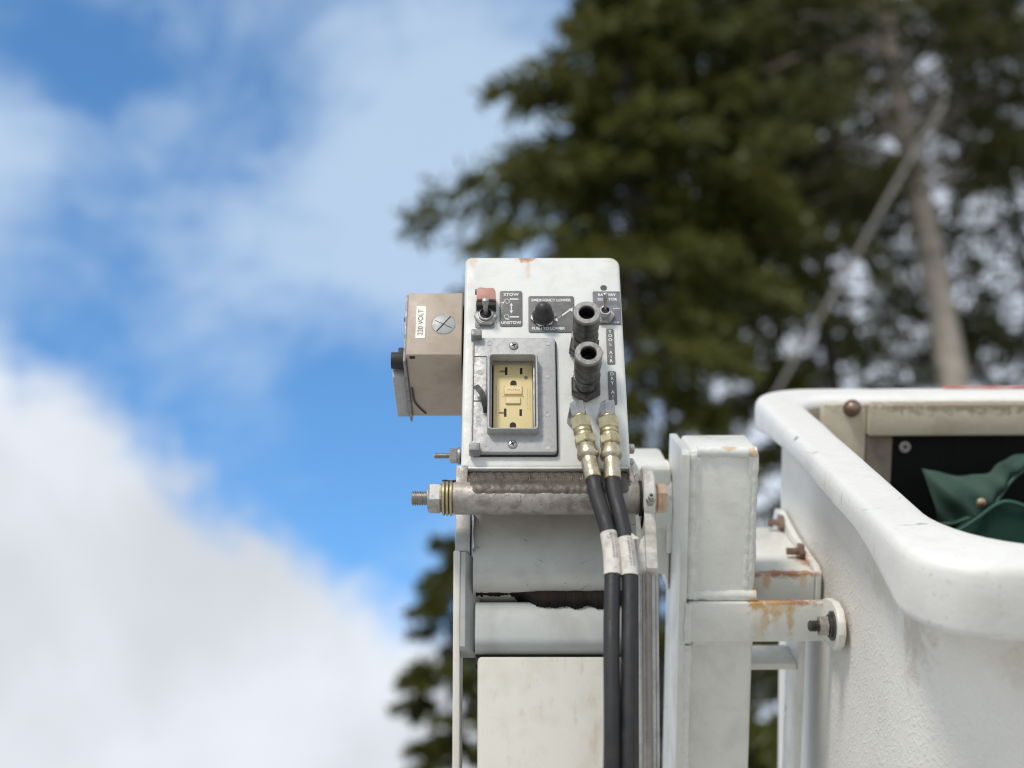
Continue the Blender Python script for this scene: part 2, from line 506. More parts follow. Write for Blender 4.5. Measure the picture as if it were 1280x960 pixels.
def add_lathe(bm, p0, axis, prof, n=24, rot=0.0):
    """prof: (t along axis, radius); radius 0 closes"""
    p0 = Vector(p0)
    axis = Vector(axis).normalized()
    u, w = basis(axis)
    rings = []
    for t, r in prof:
        c = p0 + axis * t
        if r <= 1e-6:
            rings.append([bm.verts.new(c)])
        else:
            rings.append([bm.verts.new(c + (u * math.cos(a) + w * math.sin(a)) * r) for a in [rot + 2 * math.pi * i / n for i in range(n)]])
    for A, B in zip(rings, rings[1:]):
        if len(A) == 1 and len(B) == 1:
            continue
        for i in range(n):
            j = (i + 1) % n
            if len(A) == 1:
                bm.faces.new((A[0], B[j], B[i]))
            elif len(B) == 1:
                bm.faces.new((A[i], A[j], B[0]))
            else:
                bm.faces.new((A[i], A[j], B[j], B[i]))
    for Rg in (rings[0], rings[-1]):
        if len(Rg) > 1:
            bm.faces.new(Rg)


def add_cyl(bm, p0, p1, r, n=20, r1=None, bev=0.0, rot=0.0):
    p0, p1 = Vector(p0), Vector(p1)
    L = (p1 - p0).length
    r1 = r if r1 is None else r1
    if bev:
        prof = [(0, r - bev), (bev, r), (L - bev, r1), (L, r1 - bev)]
    else:
        prof = [(0, r), (L, r1)]
    add_lathe(bm, p0, p1 - p0, prof, n, rot)


def add_hex(bm, p0, p1, r, rot=0.0):
    p0, p1 = Vector(p0), Vector(p1)
    L = (p1 - p0).length
    c = min(.12 * r, L * .2)
    add_lathe(bm, p0, p1 - p0, [(0, r * .9), (c, r), (L - c, r), (L, r * .9)], 6, rot)


def smooth_path(pts, per=8):
    """Catmull-Rom through pts"""
    P = [Vector(p) for p in pts]
    P = [P[0] * 2 - P[1]] + P + [P[-1] * 2 - P[-2]]
    out = []
    for i in range(1, len(P) - 2):
        for k in range(per):
            t = k / per
            a, b, c, d = P[i - 1], P[i], P[i + 1], P[i + 2]
            out.append(.5 * ((2 * b) + (c - a) * t + (2 * a - 5 * b + 4 * c - d) * t * t + (3 * b - a - 3 * c + d) * t ** 3))
    out.append(P[-2])
    return out


def add_sweep(bm, path, r, n=14, caps=True, rough=0.0, rng=None):
    rings = []
    up = None
    for i, p in enumerate(path):
        d = (path[min(i + 1, len(path) - 1)] - path[max(i - 1, 0)]).normalized()
        if up is None:
            up, w = basis(d)
        else:
            up = (up - d * up.dot(d)).normalized()
            w = d.cross(up)
        rr = r[i] if isinstance(r, (list, tuple)) else r
        ring = []
        for k in range(n):
            a = 2 * math.pi * k / n
            q = rr * (1 + (rng.uniform(-rough, rough) if rough else 0))
            ring.append(bm.verts.new(p + (up * math.cos(a) + w * math.sin(a)) * q))
        rings.append(ring)
    for A, B in zip(rings, rings[1:]):
        for k in range(n):
            j = (k + 1) % n
            bm.faces.new((A[k], A[j], B[j], B[k]))
    if caps:
        bm.faces.new(rings[0])
        bm.faces.new(rings[-1])


def rrect(x0, x1, z0, z1, r, n=5):
    pts = []
    rs = r if isinstance(r, (list, tuple)) else (r,) * 4
    for (cx, cz, a0, q) in ((x1 - rs[0], z1 - rs[0], 0, rs[0]), (x0 + rs[1], z1 - rs[1], 90, rs[1]), (x0 + rs[2], z0 + rs[2], 180, rs[2]), (x1 - rs[3], z0 + rs[3], 270, rs[3])):
        for i in range(n + 1):
            a = R(a0 + 90 * i / n)
            pts.append((cx + q * math.cos(a), cz + q * math.sin(a)))
    return pts


def add_loops(bm, loops, close_first=True, close_last=True, cyclic=False):
    """loops: lists of 3D points, same count; bridged in order"""
    rings = [[bm.verts.new(p) for p in L] for L in loops]
    seq = list(zip(rings, rings[1:])) + ([(rings[-1], rings[0])] if cyclic else [])
    for A, B in seq:
        n = len(A)
        for i in range(n):
            j = (i + 1) % n
            bm.faces.new((A[i], A[j], B[j], B[i]))
    if not cyclic:
        if close_first:
            bm.faces.new(rings[0])
        if close_last:
            bm.faces.new(rings[-1])


def plate_xz(bm, pts_fn, y0, y1, bev=0.6, seg=3):
    """plate facing -Y with a rounded front edge; pts_fn(inset) -> outline"""
    L = [[(x, y1, z) for x, z in pts_fn(0)]]
    if bev:
        for i in range(seg + 1):
            a = R(90 * i / seg)
            L.append([(x, y0 + bev - bev * math.sin(a), z) for x, z in pts_fn(bev - bev * math.cos(a))])
    else:
        L.append([(x, y0, z) for x, z in pts_fn(0)])
    add_loops(bm, L)


def rr_fn(x0, x1, z0, z1, r, n=5):
    def f(i):
        rs = r if isinstance(r, (list, tuple)) else (r,) * 4
        return rrect(x0 + i, x1 - i, z0 + i, z1 - i, tuple(max(.05, q - i) for q in rs), n)
    return f


def add_prism(bm, pts, axis, a0, a1, bev=0.0):
    """extrude a 2D outline: axis 'y' -> pts are (x,z); 'x' -> (y,z); 'z' -> (x,y)"""
    def P(q, a):
        return {'y': (q[0], a, q[1]), 'x': (a, q[0], q[1]), 'z': (q[0], q[1], a)}[axis]
    A = [bm.verts.new(P(q, a0)) for q in pts]
    B = [bm.verts.new(P(q, a1)) for q in pts]
    fs = []
    for i in range(len(pts)):
        j = (i + 1) % len(pts)
        fs.append(bm.faces.new((A[i], A[j], B[j], B[i])))
    fs += [bm.faces.new(A), bm.faces.new(B)]
    if bev:
        es = list({e for q in fs for e in q.edges})
        bmesh.ops.bevel(bm, geom=es, offset=bev, segments=2, affect='EDGES', profile=.5)


def simple(fn, *a, **k):
    bm = BM()
    fn(bm, *a, **k)
    return bm


def loose(name, label, cat, bm, m, frame=None, base=(0, 0, 0), kind=None, smooth=40):
    """a thing that is one mesh"""
    M, k = frame or (Matrix.Identity(4), 1000.0)
    b = Vector(base)
    for v in bm.verts:
        v.co = (v.co - b) * (k / 1000)
    bmesh.ops.recalc_face_normals(bm, faces=bm.faces)
    me = bpy.data.meshes.new(name)
    bm.to_mesh(me)
    bm.free()
    if smooth:
        me.polygons.foreach_set('use_smooth', [True] * len(me.polygons))
        me.set_sharp_from_angle(angle=R(smooth))
    me.materials.append(m)
    o = bpy.data.objects.new(name, me)
    col.objects.link(o)
    o.matrix_world = M @ Matrix.Translation(b * k / 1000)
    if kind:
        o['kind'] = kind
    if label:
        o['label'] = label
        o['category'] = cat
    return o


# ================================================================ ground
bm = BM()
for q in ((-1500, -1500), (1500, -1500), (1500, 1500), (-1500, 1500)):
    bm.verts.new((q[0], q[1], 0))
bm.faces.new(bm.verts)
loose('ground', None, None, bm, M_ground, kind='structure', smooth=0)

# ================================================================ boom tip (stands behind the control box)
boom = Thing('boom', 'grey painted steel boom tip with greasy seams behind and below the control box', 'boom', FR_P, (0, 60, -2190))


def bend(bm, z0=-165, q=.45):
    for v in bm.verts:
        v.co.y += max(0, z0 - v.co.z) * q
    return bm


prof = [(41, -112), (41, -150), (41.2, -163), (42.6, -173), (45.5, -180), (50, -184.5), (53, -185.5), (78, -186.2), (78, -112)]
boom.part('tip_plate', simple(add_prism, prof, 'x', -60, 72), M_boom, label='scratched grey front plate curving under at its foot', smooth=50)
bm = BM()
gn = 160
loops = []
for i in range(gn + 1):
    x = -58 + 126 * i / gn
    big = 1 / (1 + math.exp(-(x + 14) / 2.6))
    n_ = mnoise.noise(Vector((x * .11, 2, 5))) * .7 + .5 * mnoise.noise(Vector((x * .5, 7, 5))) + .35 * mnoise.noise(Vector((x * 1.5, 3, 9)))
    hh = (.8 + 13.0 * big * (1 - .25 * max(0, x - 45) / 20)) * (1 + .3 * n_)
    yf = 53 - 3.2 * big - .8 * n_ * big
    zt = -184.9 + .9 * big * (1 + .9 * n_)
    loops.append([(x, yf + 2.5, zt), (x, yf, zt - hh * .25), (x, yf + .3, zt - hh * .75), (x, yf + 3 + 3 * big, zt - hh), (x, 76, zt - hh), (x, 76, zt)])
add_loops(bm, loops)
boom.part('grease_smear', bm, M_grease, label='black greasy gap between the two plates', smooth=60)
boom.part('seam', simple(add_box, -58, 70, 69, 79, -240, -187), M_black)
prof = [(80, -187.5), (68, -188.5), (60, -191), (56, -195.5), (54.4, -203.5), (54.6, -223), (57, -228.5), (65, -231.5), (80, -232)]
boom.part('lower_roll', simple(add_prism, prof, 'x', -58, 71), M_boom2, label='pale rounded plate below the greasy gap', smooth=50)
boom.part('arm', bend(simple(add_box, -56, 70, 63, 170, -2180, -235, 3), -235, .45), M_cream)
boom.part('base_plate', simple(add_box, -150, 160, 840, 1140, -2300, -2180.5, 4), M_boom)
boom.part('side_plate', simple(add_box, -74.5, -62.5, 36, 100, -157, -100, .8), M_alu, label='bare grey upper cheek plate')
boom.part('side_plate', simple(add_box, -60.5, -58.9, 34, 40, -156, -122, .5), M_zinc)
boom.part('cheek_plate', bend(simple(add_box, -75.6, -70.2, 34, 110, -420, -157.5, 1.0), -158, .45), M_cream, label='cream cheek plate with chipped edge')
bm = BM()
add_prism(bm, [(-69.9, 37), (-66, 37), (-55, 58), (-58.2, 62), (-69.9, 62)], 'z', -229, -157.5)
boom.part('web_plate', bend(bm, -158, .3), M_boom2, label='pale blue grey angled web plate')

# ================================================================ control box
cb = Thing('control_box', 'white control box with toggle switches, yellow outlet and air couplers at the boom tip', 'control box', FR_P, PB)
bm = BM()
# front sheet with rolled edges


def panel_outline(i):
    pts = rrect(-69.8 + i, 66.2 - i, -101 + i, 110 - i, (max(.1, 9 - i), max(.1, 6 - i), max(.1, 1.5 - i), max(.1, 1.5 - i)), 6)
    return [(x - .9 * max(0, (z - -101)) / 211 * (1 if x > 0 else 0), z) for x, z in pts]


hole = rr_fn(-47.2, -9.2, -73.0, -2.8, 2, 6)(0)
L = [[(x, 24, z) for x, z in hole], [(x, 24, z) for x, z in panel_outline(0)]]
for i in range(5):
    a = R(90 * i / 4)
    L.append([(x, 3.2 - 3.2 * math.sin(a), z) for x, z in panel_outline(3.2 - 3.2 * math.cos(a))])
L.append([(x, 0, z) for x, z in hole])
add_loops(bm, L, cyclic=True)
cb.part('front_panel', bm, M_panel, label='white painted front panel with a rust spot at its top edge')
cb.part('rear_housing', simple(add_box, -71.5, 65, 24.1, 62, -108, 104, 3), M_alu_dark)
# bottom lip with its rolled end
bm = BM()
add_box(bm, -73, 64, -2.2, 12, -103.2, -101.2, .7)
add_cyl(bm, (64, 4.5, -104.5), (68.5, 4.5, -107.5), 3.2, 10)
cb.part('bottom_lip', bm, M_panel)
# pivot tube
bm = BM()
add_lathe(bm, (-75.5, 2, -127.6), (1, 0, 0), [(0, 9), (0, 12.2), (1, 12.9), (146, 12.9), (147, 12.2), (147, 9)], 40)
cb.part('pivot_tube', bm, M_tube, label='scuffed bare metal tube under the panel')
# weld bead: stacked ripples
bm = BM()
NX, NZ = 300, 16
grid = []
for i in range(NX + 1):
    x = -64 + 130 * i / NX
    endf = max(0, 1 - (x + 64) / 9) + max(0, 1 - (66 - x) / 7)
    row = []
    for j in range(NZ + 1):
        t = j / NZ
        z = -103.0 - 27.0 * t
        yy = 3.0 - 15.4 * t ** .78
        dz_ = z + 127.6
        if abs(dz_) < 12.8:
            yy = min(yy, 2 - math.sqrt(166.4 - dz_ * dz_) - .9)
        yy += max(0, t - .92) * 22
        n = 1.6 * mnoise.noise(Vector((x * .06, z * .10, 3)))
        ph = (x + 15 * abs(t - .3) + 2.5 * n) / 7.0
        rip = ph - math.floor(ph)
        amp = 1.9 * max(0, 1 - abs(t - .3) / .36) * (.8 + .5 * mnoise.noise(Vector((x * .05, 9, 1))))
        yy -= amp * (rip ** 1.4) + .45 * mnoise.noise(Vector((x * .25, z * .35, 7))) + .5 * math.exp(-((t - .68) / .05) ** 2)
        yy += 3.5 * endf ** 2 * t
        row.append(bm.verts.new((x, yy, z)))
    grid.append(row)
for i in range(NX):
    for j in range(NZ):
        bm.faces.new((grid[i][j], grid[i + 1][j], grid[i + 1][j + 1], grid[i][j + 1]))
cb.part('weld_bead', bm, M_weld, label='wide brown weld with stacked ripples', smooth=60)
# gusset wings at both ends of the tube
for sx, x0, x1 in ((-1, -73.5, -64), (1, 64, 70)):
    bm = BM()
    add_prism(bm, [(x0, -101), (x1, -101), (x1, -119), (x0, -121)] if sx < 0 else [(x0, -103), (x1 - 3, -103), (x1, -118), (x0, -119)], 'y', -4.5, 12, 1.2)
    cb.part('gusset', bm, M_tube)
for x in (70.2, 71.9):
    pass
cb.part('dark_gap_ring', simple(add_cyl, (71.7, 2, -127.6), (73.3, 2, -127.6), 14.2, 28), M_black)  # added black ring paints the dark of the gap beside the eye

# outlet cover -------------------------------------------------
gk = BM()
o_, i_ = rr_fn(-61.6, 8.6, -91.5, 20.6, 3)(0), rr_fn(-47.1, -9.3, -72.9, -2.9, 2)(0)
add_loops(gk, [[(x, .0, z) for x, z in i_], [(x, -1.65, z) for x, z in i_], [(x, -1.65, z) for x, z in o_], [(x, .0, z) for x, z in o_]], cyclic=True)
cb_gasket = cb.part('gasket', gk, M_rubber)
bm = BM()
o_pts, i_pts = rr_fn(-61.5, 7.4, -90.3, 20.2, (3, 3, 3, 3)), rr_fn(-46.9, -9.3, -72.8, -3, 1.5)
ys = []
loops = [[(x, -1.7, z) for x, z in i_pts(0)], [(x, -1.7, z) for x, z in o_pts(0)]]
for a in (0, 30, 60, 90):
    loops.append([(x, -5.2 - .9 * math.sin(R(a)), z) for x, z in o_pts(.9 - .9 * math.cos(R(a)))])
loops.append([(x, -6.1, z) for x, z in i_pts(0)])
add_loops(bm, loops, cyclic=True)
cover = cb.part('outlet_cover', bm, M_alu, label='cast aluminium outlet cover with its lid missing')
bm = BM()
bo, bi = rr_fn(-49.2, -7.2, -74.6, -1.2, 3.2), rr_fn(-47.0, -9.4, -72.7, -3.0, 2.2)
loops = [[(x, -6.0, z) for x, z in bo(0)], [(x, -14.4, z) for x, z in bo(.3)], [(x, -15.2, z) for x, z in bo(.9)], [(x, -15.2, z) for x, z in bi(-.5)], [(x, -14.6, z) for x, z in bi(0)], [(x, 3.4, z) for x, z in bi(0)], [(x, 3.4, z) for x, z in bo(.2)]]
add_loops(bm, loops, cyclic=True)
cb.part('bezel', bm, M_alu, cover)
cb.part('recess', simple(add_box, -46.9, -9.5, 3, 3.3, -72.6, -3.1), M_black, cover)
# inner side ribs
for x in (-46.2, -10.6):
    cb.part('guide_rib', simple(add_box, x - .75, x + .75, -6, 2.9, -71, -5, .3), M_alu, cover)
# cast ejector marks
for (x, z) in ((-47.7, 14.6), (0.7, 14.6), (-55.4, -14.3), (.3, -18), (-56.1, -59.7), (.1, -55), (-48.7, -87), (-.3, -86)):
    cb.part('cast_mark', simple(add_lathe, (x, -6.05, z), (0, -1, 0), [(0, 2.5), (.3, 2.5), (.3, 2.0), (.06, 1.9), (.06, 0)], 18), M_alu, cover)
for q in ((-61, -50, -6.25, -5.9, .6, 1.7), (-61, -51, -6.25, -5.9, -42.9, -41.8), (-61.0, -60.2, -6.3, -5.9, -80, 14), (-50.1, -49.6, -6.3, -5.9, -41.7, .5)):
    cb.part('groove', simple(add_box, *q), M_groove, cover)
for z0, z1 in ((17.5, 24.5), (-92.5, -85.2)):
    bm = BM()
    add_box(bm, -63.2, -54.2, -13.5, -1.8, z0, z1, 1.2)
    cb.part('hinge_ear', bm, M_alu_dark if z0 > 0 else M_alu_dark, cover)
bm = BM()
add_box(bm, -62.2, -61.4, -5.5, -2.5, -86, 18)
cb.part('hinge_pin', bm, M_thread, cover)
for (x, z) in ((-27.5, 11.6), (-28.5, -83.2)):
    bm = BM()
    add_lathe(bm, (x, -6, z), (0, -1, 0), [(0, 3.9), (.7, 3.9), (1.5, 3.2), (1.9, 1.8), (1.95, 0)], 22)
    s_ = cb.part('screw', bm, M_zinc, cover)
    bm = BM()
    a = R(25)
    for q in (0, 90):
        c, sn = math.cos(a + R(q)), math.sin(a + R(q))
        vs = add_box(bm, -2.0, 2.0, -8.15, -7.5, -.5, .5)
        for v in vs:
            X, Z = v.co.x, v.co.z
            v.co.x, v.co.z = x + X * c - Z * sn, z + X * sn + Z * c
    cb.part('screw_slot', bm, M_black, cover)
# spring hook of the missing lid
bm = BM()
path = smooth_path([(-58.6, -13, -32), (-55.4, -15, -37), (-52.6, -15, -42), (-51.6, -14, -47), (-50.2, -11, -52), (-49.8, -7, -54)], 5)
rings = []
for i, p in enumerate(path):
    d = (path[min(i + 1, len(path) - 1)] - path[max(0, i - 1)]).normalized()
    sd = Vector((d.z, 0, -d.x)).normalized() * -2.3
    rings.append([p + sd + Vector((0, -.6, 0)), p - sd + Vector((0, -.6, 0)), p - sd + Vector((0, .6, 0)), p + sd + Vector((0, .6, 0))])
add_loops(bm, rings)
cb.part('spring_hook', bm, M_knob, cover, label='bent dark spring hook left from the lid')
bm = BM()
add_sweep(bm, smooth_path([(-49.9, -9, -32), (-51.5, -11, -40), (-50.6, -11.5, -45.8), (-48.4, -13, -45)], 5), .7, 8)
cb.part('spring_wire', bm, M_zinc, cover)

# receptacle ---------------------------------------------------
bm = BM()
plate_xz(bm, rr_fn(-44.3, -11.6, -69, -1.7, 1.5), 1.0, 2.9, .7)
rec = cb.part('receptacle', bm, M_yellow, label='yellow twin socket with test and reset buttons')
for (zc, xl, xr) in ((-8.9, -33.7, -21.2), (-49.2, -34.4, -21.7)):
    cb.part('slot', simple(add_box, xl - 1.05, xl + 1.05, .9, 1.3, zc - 3.9, zc + 3.9, 0), M_black, rec)
    cb.part('slot', simple(add_box, xr - 1.05, xr + 1.05, .9, 1.3, zc - 3.2, zc + 3.2, 0), M_black, rec)
for (zc, xl) in ((-9.2, -36.9), (-49.4, -37.7)):
    cb.part('side_slot', simple(add_box, xl - 2.2, xl + 2.1, .93, 1.3, zc - .95, zc + .95, 0), mat('shaded_slot_plastic', (.22, .15, .07), .5), rec)
for (x, z) in ((-27.6, -20.6), (-28.1, -61.0)):
    pts = [(x + 2.6 * math.cos(R(a)), z + 2.6 * math.sin(R(a))) for a in range(0, 181, 15)] + [(x - 2.6, z - 2.3), (x + 2.6, z - 2.3)]
    cb.part('ground_hole', simple(add_prism, pts, 'y', .9, 1.3), M_black, rec)
for (zc, w, h) in ((-28.3, 7.3, 3.9), (-38.4, 5.9, 2.9)):
    bm = BM()
    plate_xz(bm, rr_fn(-27.8 - w - .6, -27.8 + w + .6, zc - h - .6, zc + h + .6, .4), .75, 1.3, .2)
    cb.part('button_frame', bm, M_emboss, rec)
    bm = BM()
    plate_xz(bm, rr_fn(-27.8 - w, -27.8 + w, zc - h, zc + h, .5), -.4 if h > 3 else -.7, 1.3, .6)
    bt = cb.part('button', bm, M_yellow2, rec)
bm = BM()
add_box(bm, -37, -19, .45, 1.2, -34.0, -33.3, .2)
cb.part('ledge', bm, M_yellow2, rec)
bm = BM()
for i in range(7):                       # worn red marks on the upper button
    x = -32.5 + i * 1.5
    add_box(bm, x, x + .95, -.47, -.3, -28.6 + .5 * math.sin(i * 2.1), -27.6 + .5 * math.sin(i * 2.1), 0)
cb.part('print_mark', bm, M_ink_red, rec, kind='stuff')
bm = BM()
for (x0, z0, z1) in ((-42.4, -52, -24), (-40.5, -52, -27), (-16.6, -47, -27), (-14.5, -47, -27)):
    z = z0
    while z < z1:
        h = rnd.uniform(.5, 1.4)
        add_box(bm, x0, x0 + 1.0, .92, 1.2, z, z + h, 0)
        z += h + rnd.uniform(.4, .9)
cb.part('print_mark', bm, M_emboss, rec, kind='stuff')
bm = BM()
add_lathe(bm, (-17.2, 1.05, -15.4), (0, -1, 0), [(0, 1.6), (.3, 1.6), (.3, 1.0), (.1, .8), (.1, 0)], 14)
cb.part('indicator_lamp', bm, mat('lamp_plastic', (.20, .18, .06), .4), rec)

# toggle with red guard ---------------------------------------


def toggle(cx, cz, tip, nut_r, bush_r, bush_h, lever_r, parent_name, label):
    bm = BM()
    add_lathe(bm, (cx, 0, cz), (0, -1, 0), [(0, bush_r), (bush_h - .6, bush_r), (bush_h, bush_r - .5), (bush_h, bush_r - 1.6), (bush_h - 4, bush_r - 1.9), (bush_h - 4, 0)], 26)
    t = cb.part(parent_name, bm, M_zinc, label=label)
    bm = BM()
    add_hex(bm, (cx, -.9, cz), (cx, -4.6, cz), nut_r, R(0))
    add_cyl(bm, (cx, -4.6, cz), (cx, -5.2, cz), nut_r * .78, 24)
    cb.part('hex_nut', bm, M_zinc, t)
    bm = BM()
    a, b = Vector((cx, -bush_h + 4.2, cz)), Vector(tip)
    L = (b - a).length
    r = lever_r
    add_lathe(bm, a, b - a, [(0, r * .8), (L * .55, r * .95), (L - r * 1.6, r * 1.35), (L - r * .5, r * 1.2), (L - r * .1, r * .6), (L, 0)], 18)
    cb.part('lever', bm, M_zinc, t)
    cb.part('bushing_hole', simple(add_cyl, (cx, -bush_h + 2.0, cz), (cx, -bush_h + 1.0, cz), bush_r - 1.75, 20), M_black, t)
    return t


tg = toggle(-51.2, 44.3, (-51.3, -20, 51), 10.2, 6.6, 7.0, 2.4, 'toggle_switch', 'chrome toggle under a faded red flip guard')
bm = BM()
plate_xz(bm, rr_fn(-60.2, -43.8, 33.6, 60, 2), -1.0, 0.2, .4)
cb.part('keyed_plate', bm, M_alu_dark, tg)
gd_pts = [(-59.0, 54.5), (-59.0, 63.5), (-57.8, 66.6), (-55.5, 67.4), (-53.2, 66.0), (-50.8, 65.3), (-48.2, 65.7), (-46.2, 67.0), (-44.0, 66.0), (-42.8, 62.5), (-42.8, 54.5)]
guard = cb.part('switch_guard', simple(add_prism, gd_pts, 'y', -13.5, -1.2, .7), M_guard, label='faded red flip guard, raised')
bm = BM()
add_box(bm, -59.4, -42.4, -11.5, -1.0, 49.5, 54.6, .6)
cb.part('guard_body', bm, M_rubber, guard)
bm = BM()
add_cyl(bm, (-60.6, -7, 66.8), (-57.8, -7, 66.8), 2.6, 14)
cb.part('hinge_knuckle', bm, M_alu_dark, guard)

tb = toggle(50.4, 45.2, (50.3, -22, 55.5), 8.6, 5.1, 11.0, 1.75, 'toggle_switch', 'chrome toggle with a tall bushing on the violet plate')

# sign plates ---------------------------------------------------


def sign(x0, x1, z0, z1, m, label, r=2.0, t=.8):
    bm = BM()
    plate_xz(bm, rr_fn(x0, x1, z0, z1, r), -t, .1, .15)
    return cb.part('sign_plate', bm, m, label=label)


YP = -.93
sp = sign(-39.4, -20.0, 35.4, 72.3, M_plate, 'grey plate reading STOW and UNSTOW')
cb.text('STOW', 4.3, -29.6, 68.3, YP, M_ink, sp, stretch=1.05, bold=.022)
cb.text('UNSTOW', 3.9, -29.6, 38.9, YP, M_ink, sp, stretch=1.0, bold=.022)
bm = BM()


def flat(bm, pts, y=YP):
    A = [bm.verts.new((x, y, z)) for x, z in pts]
    B = [bm.verts.new((x, y + .1, z)) for x, z in pts]
    bm.faces.new(A)
    bm.faces.new(B)
    for i in range(len(A)):
        j = (i + 1) % len(A)
        bm.faces.new((A[i], A[j], B[j], B[i]))


def line(bm, x0, z0, x1, z1, w=.6, y=YP):
    d = Vector((x1 - x0, z1 - z0)).normalized() * (w / 2)
    flat(bm, [(x0 - d.y, z0 + d.x), (x0 + d.y, z0 - d.x), (x1 + d.y, z1 - d.x), (x1 - d.y, z1 + d.x)], y)


# bucket outlines beside arm bars, double arrow between
line(bm, -30.8, 63.6, -23.4, 63.6, 1.2)
line(bm, -30.6, 45.0, -23.0, 45.0, 1.2)
line(bm, -29.4, 51, -29.4, 57.4, .8)
flat(bm, [(-30.8, 56.6), (-28.0, 56.6), (-29.4, 59.6)])
flat(bm, [(-30.8, 51.6), (-28.0, 51.6), (-29.4, 48.6)])
for (cx, cz, a) in ((-33.0, 61.4, 35), (-33.4, 45.0, 20)):
    c, sn = math.cos(R(a)), math.sin(R(a))
    q = [(cx + X * c - Z * sn, cz + X * sn + Z * c) for X, Z in ((-1.7, -2.0), (1.7, -2.0), (1.7, 2.0), (-1.7, 2.0))]
    for i in range(4):
        line(bm, *q[i], *q[(i + 1) % 4], .35)
flat(bm, [(-38.6, 59.6), (-35.2, 61.2), (-36.0, 58.9)])
flat(bm, [(-34.2, 44.0), (-30.4, 41.6), (-33.4, 42.4)])
for i in range(6):
    line(bm, -38.2 + (i % 2) * .4, 48.4 + i * 1.7, -37.2 + (i % 2) * .4, 49.4 + i * 1.7, .4)
cb.part('pictogram', bm, M_ink, sp, smooth=0)

ep = sign(-14.8, 24.6, 29.2, 66.9, M_plate, 'grey plate reading EMERGENCY LOWER and PUSH TO LOWER')
cb.text('EMERGENCY LOWER', 3.9, 4.8, 62.3, YP, M_ink, ep, stretch=.92, bold=.022)
cb.text('PUSH TO LOWER', 3.9, 2.0, 32.9, YP, M_ink, ep, stretch=.92, bold=.022)
bm = BM()
line(bm, 14, 46.5, 22.0, 53.2, 1.2)
line(bm, 10.2, 43.4, 13.0, 45.7, .3)
flat(bm, [(19.6, 53.0), (23.2, 54.4), (22.8, 50.2)])
flat(bm, [(6.6, 42.4), (9.4, 43.8), (10.4, 40.8), (8.4, 41.0)])
flat(bm, [(2.0, 36.6), (4.6, 36.6), (3.3, 39.4)])
cb.part('pictogram', bm, M_ink, ep, smooth=0)

bp_ = sign(40.8, 64.6, 37.4, 71.9, M_plate_v, 'violet plate with a curled edge reading BATTERY SELECTOR', r=1.0)
cb.text('BATTERY', 3.7, 53.0, 67.9, YP, M_ink, bp_, bold=.02, stretch=1.0)
cb.text('SELECTOR', 3.7, 53.2, 63.2, YP, M_ink, bp_, bold=.02, stretch=.96)
bm = BM()
for i in range(5):
    line(bm, 58.0 + i * 1.2, 53.8, 58.7 + i * 1.2, 53.4 + (i % 3) * .4, .8)
cb.part('print_mark', bm, M_ink, bp_, smooth=0, kind='stuff')
cb.text('AUX', 2.3, 60.3, 39.2, YP, M_ink, bp_, bold=.02)

for (x0, x1, z0, z1, txt, lab) in ((51.0, 57.6, -2.8, 32.6, 'TOOL AIR', 'narrow grey plate with TOOL AIR set letter under letter'), (51.0, 57.8, -42.4, -10.0, 'DRY AIR', 'narrow grey plate with DRY AIR set letter under letter')):
    q = sign(x0, x1, z0, z1, M_plate, lab, r=1.4)
    n = len(txt)
    step = (z1 - z0 - 1.5) / n
    for i, ch in enumerate(txt):
        if ch != ' ':
            cb.text(ch, 4.2, (x0 + x1) / 2, z1 - .8 - step * (i + .5), YP, M_ink, q, bold=.02)

# push knob -----------------------------------------------------
bm = BM()
add_lathe(bm, (-2.2, 0, 44.3), (0, -1, 0), [(0, 9.6), (3.6, 9.6), (4.6, 8.2), (6, 8.0), (11, 7.6), (14.5, 6.9), (17.4, 5.4), (19.2, 3.2), (20, 0)], 30)
kn = cb.part('push_button', bm, M_knob, label='black domed rubber push button')
bm = BM()
add_hex(bm, (-2.2, -.9, 44.3), (-2.2, -3.4, 44.3), 11.0, R(10))
cb.part('hex_nut', bm, M_zinc, kn)

# air couplers ---------------------------------------------------
for (x, z, lab, rot) in ((31.7, 11.6, 'upper dark quick coupler beside TOOL AIR', 20), (32.0, -27.6, 'lower dark quick coupler with a hexagon base', 30)):
    bm = BM()
    add_lathe(bm, (x, 0, z), (0, -1, 0), [(0, 9.6), (24, 9.6), (25, 10.4), (31, 10.6), (31.6, 9.9), (33, 9.9), (33.6, 10.8), (52.4, 11.0), (52.4, 6.6), (16, 6.6), (16, 0)], 36)
    c = cb.part('air_coupler', bm, M_gunmetal, label=lab)
    bm = BM()
    add_loops(bm, [[(x + r * math.cos(2 * math.pi * i / 40), y, z + r * math.sin(2 * math.pi * i / 40)) for i in range(40)] for y, r in ((-52.5, 11.05), (-55.0, 11.1), (-55.7, 10.6), (-55.7, 6.9), (-55.2, 6.4), (-52.5, 6.4))], cyclic=True)
    cb.part('coupler_lip', bm, M_gunlip, c)
    bm = BM()
    add_loops(bm, [[(x + r * math.cos(2 * math.pi * i / 28), y, z + r * math.sin(2 * math.pi * i / 28)) for i in range(28)] for y, r in ((-52.3, 6.5), (-52.3, 6.3), (-16.5, 6.3), (-16.5, .1))], close_first=False)
    cb.part('socket_hole', bm, M_black, c)
    bm = BM()
    add_hex(bm, (x, -.2, z), (x, -9.5, z), 13.6, R(rot))
    cb.part('hexagon_base', bm, M_gunmetal, c)
    bm = BM()
    for t in (-22, -40):
        add_lathe(bm, (x, t, z), (0, -1, 0), [(0, 10.4), (.4, 11.25), (1.6, 11.25), (2, 10.4)], 36)
    cb.part('ring', bm, M_gunmetal, c)

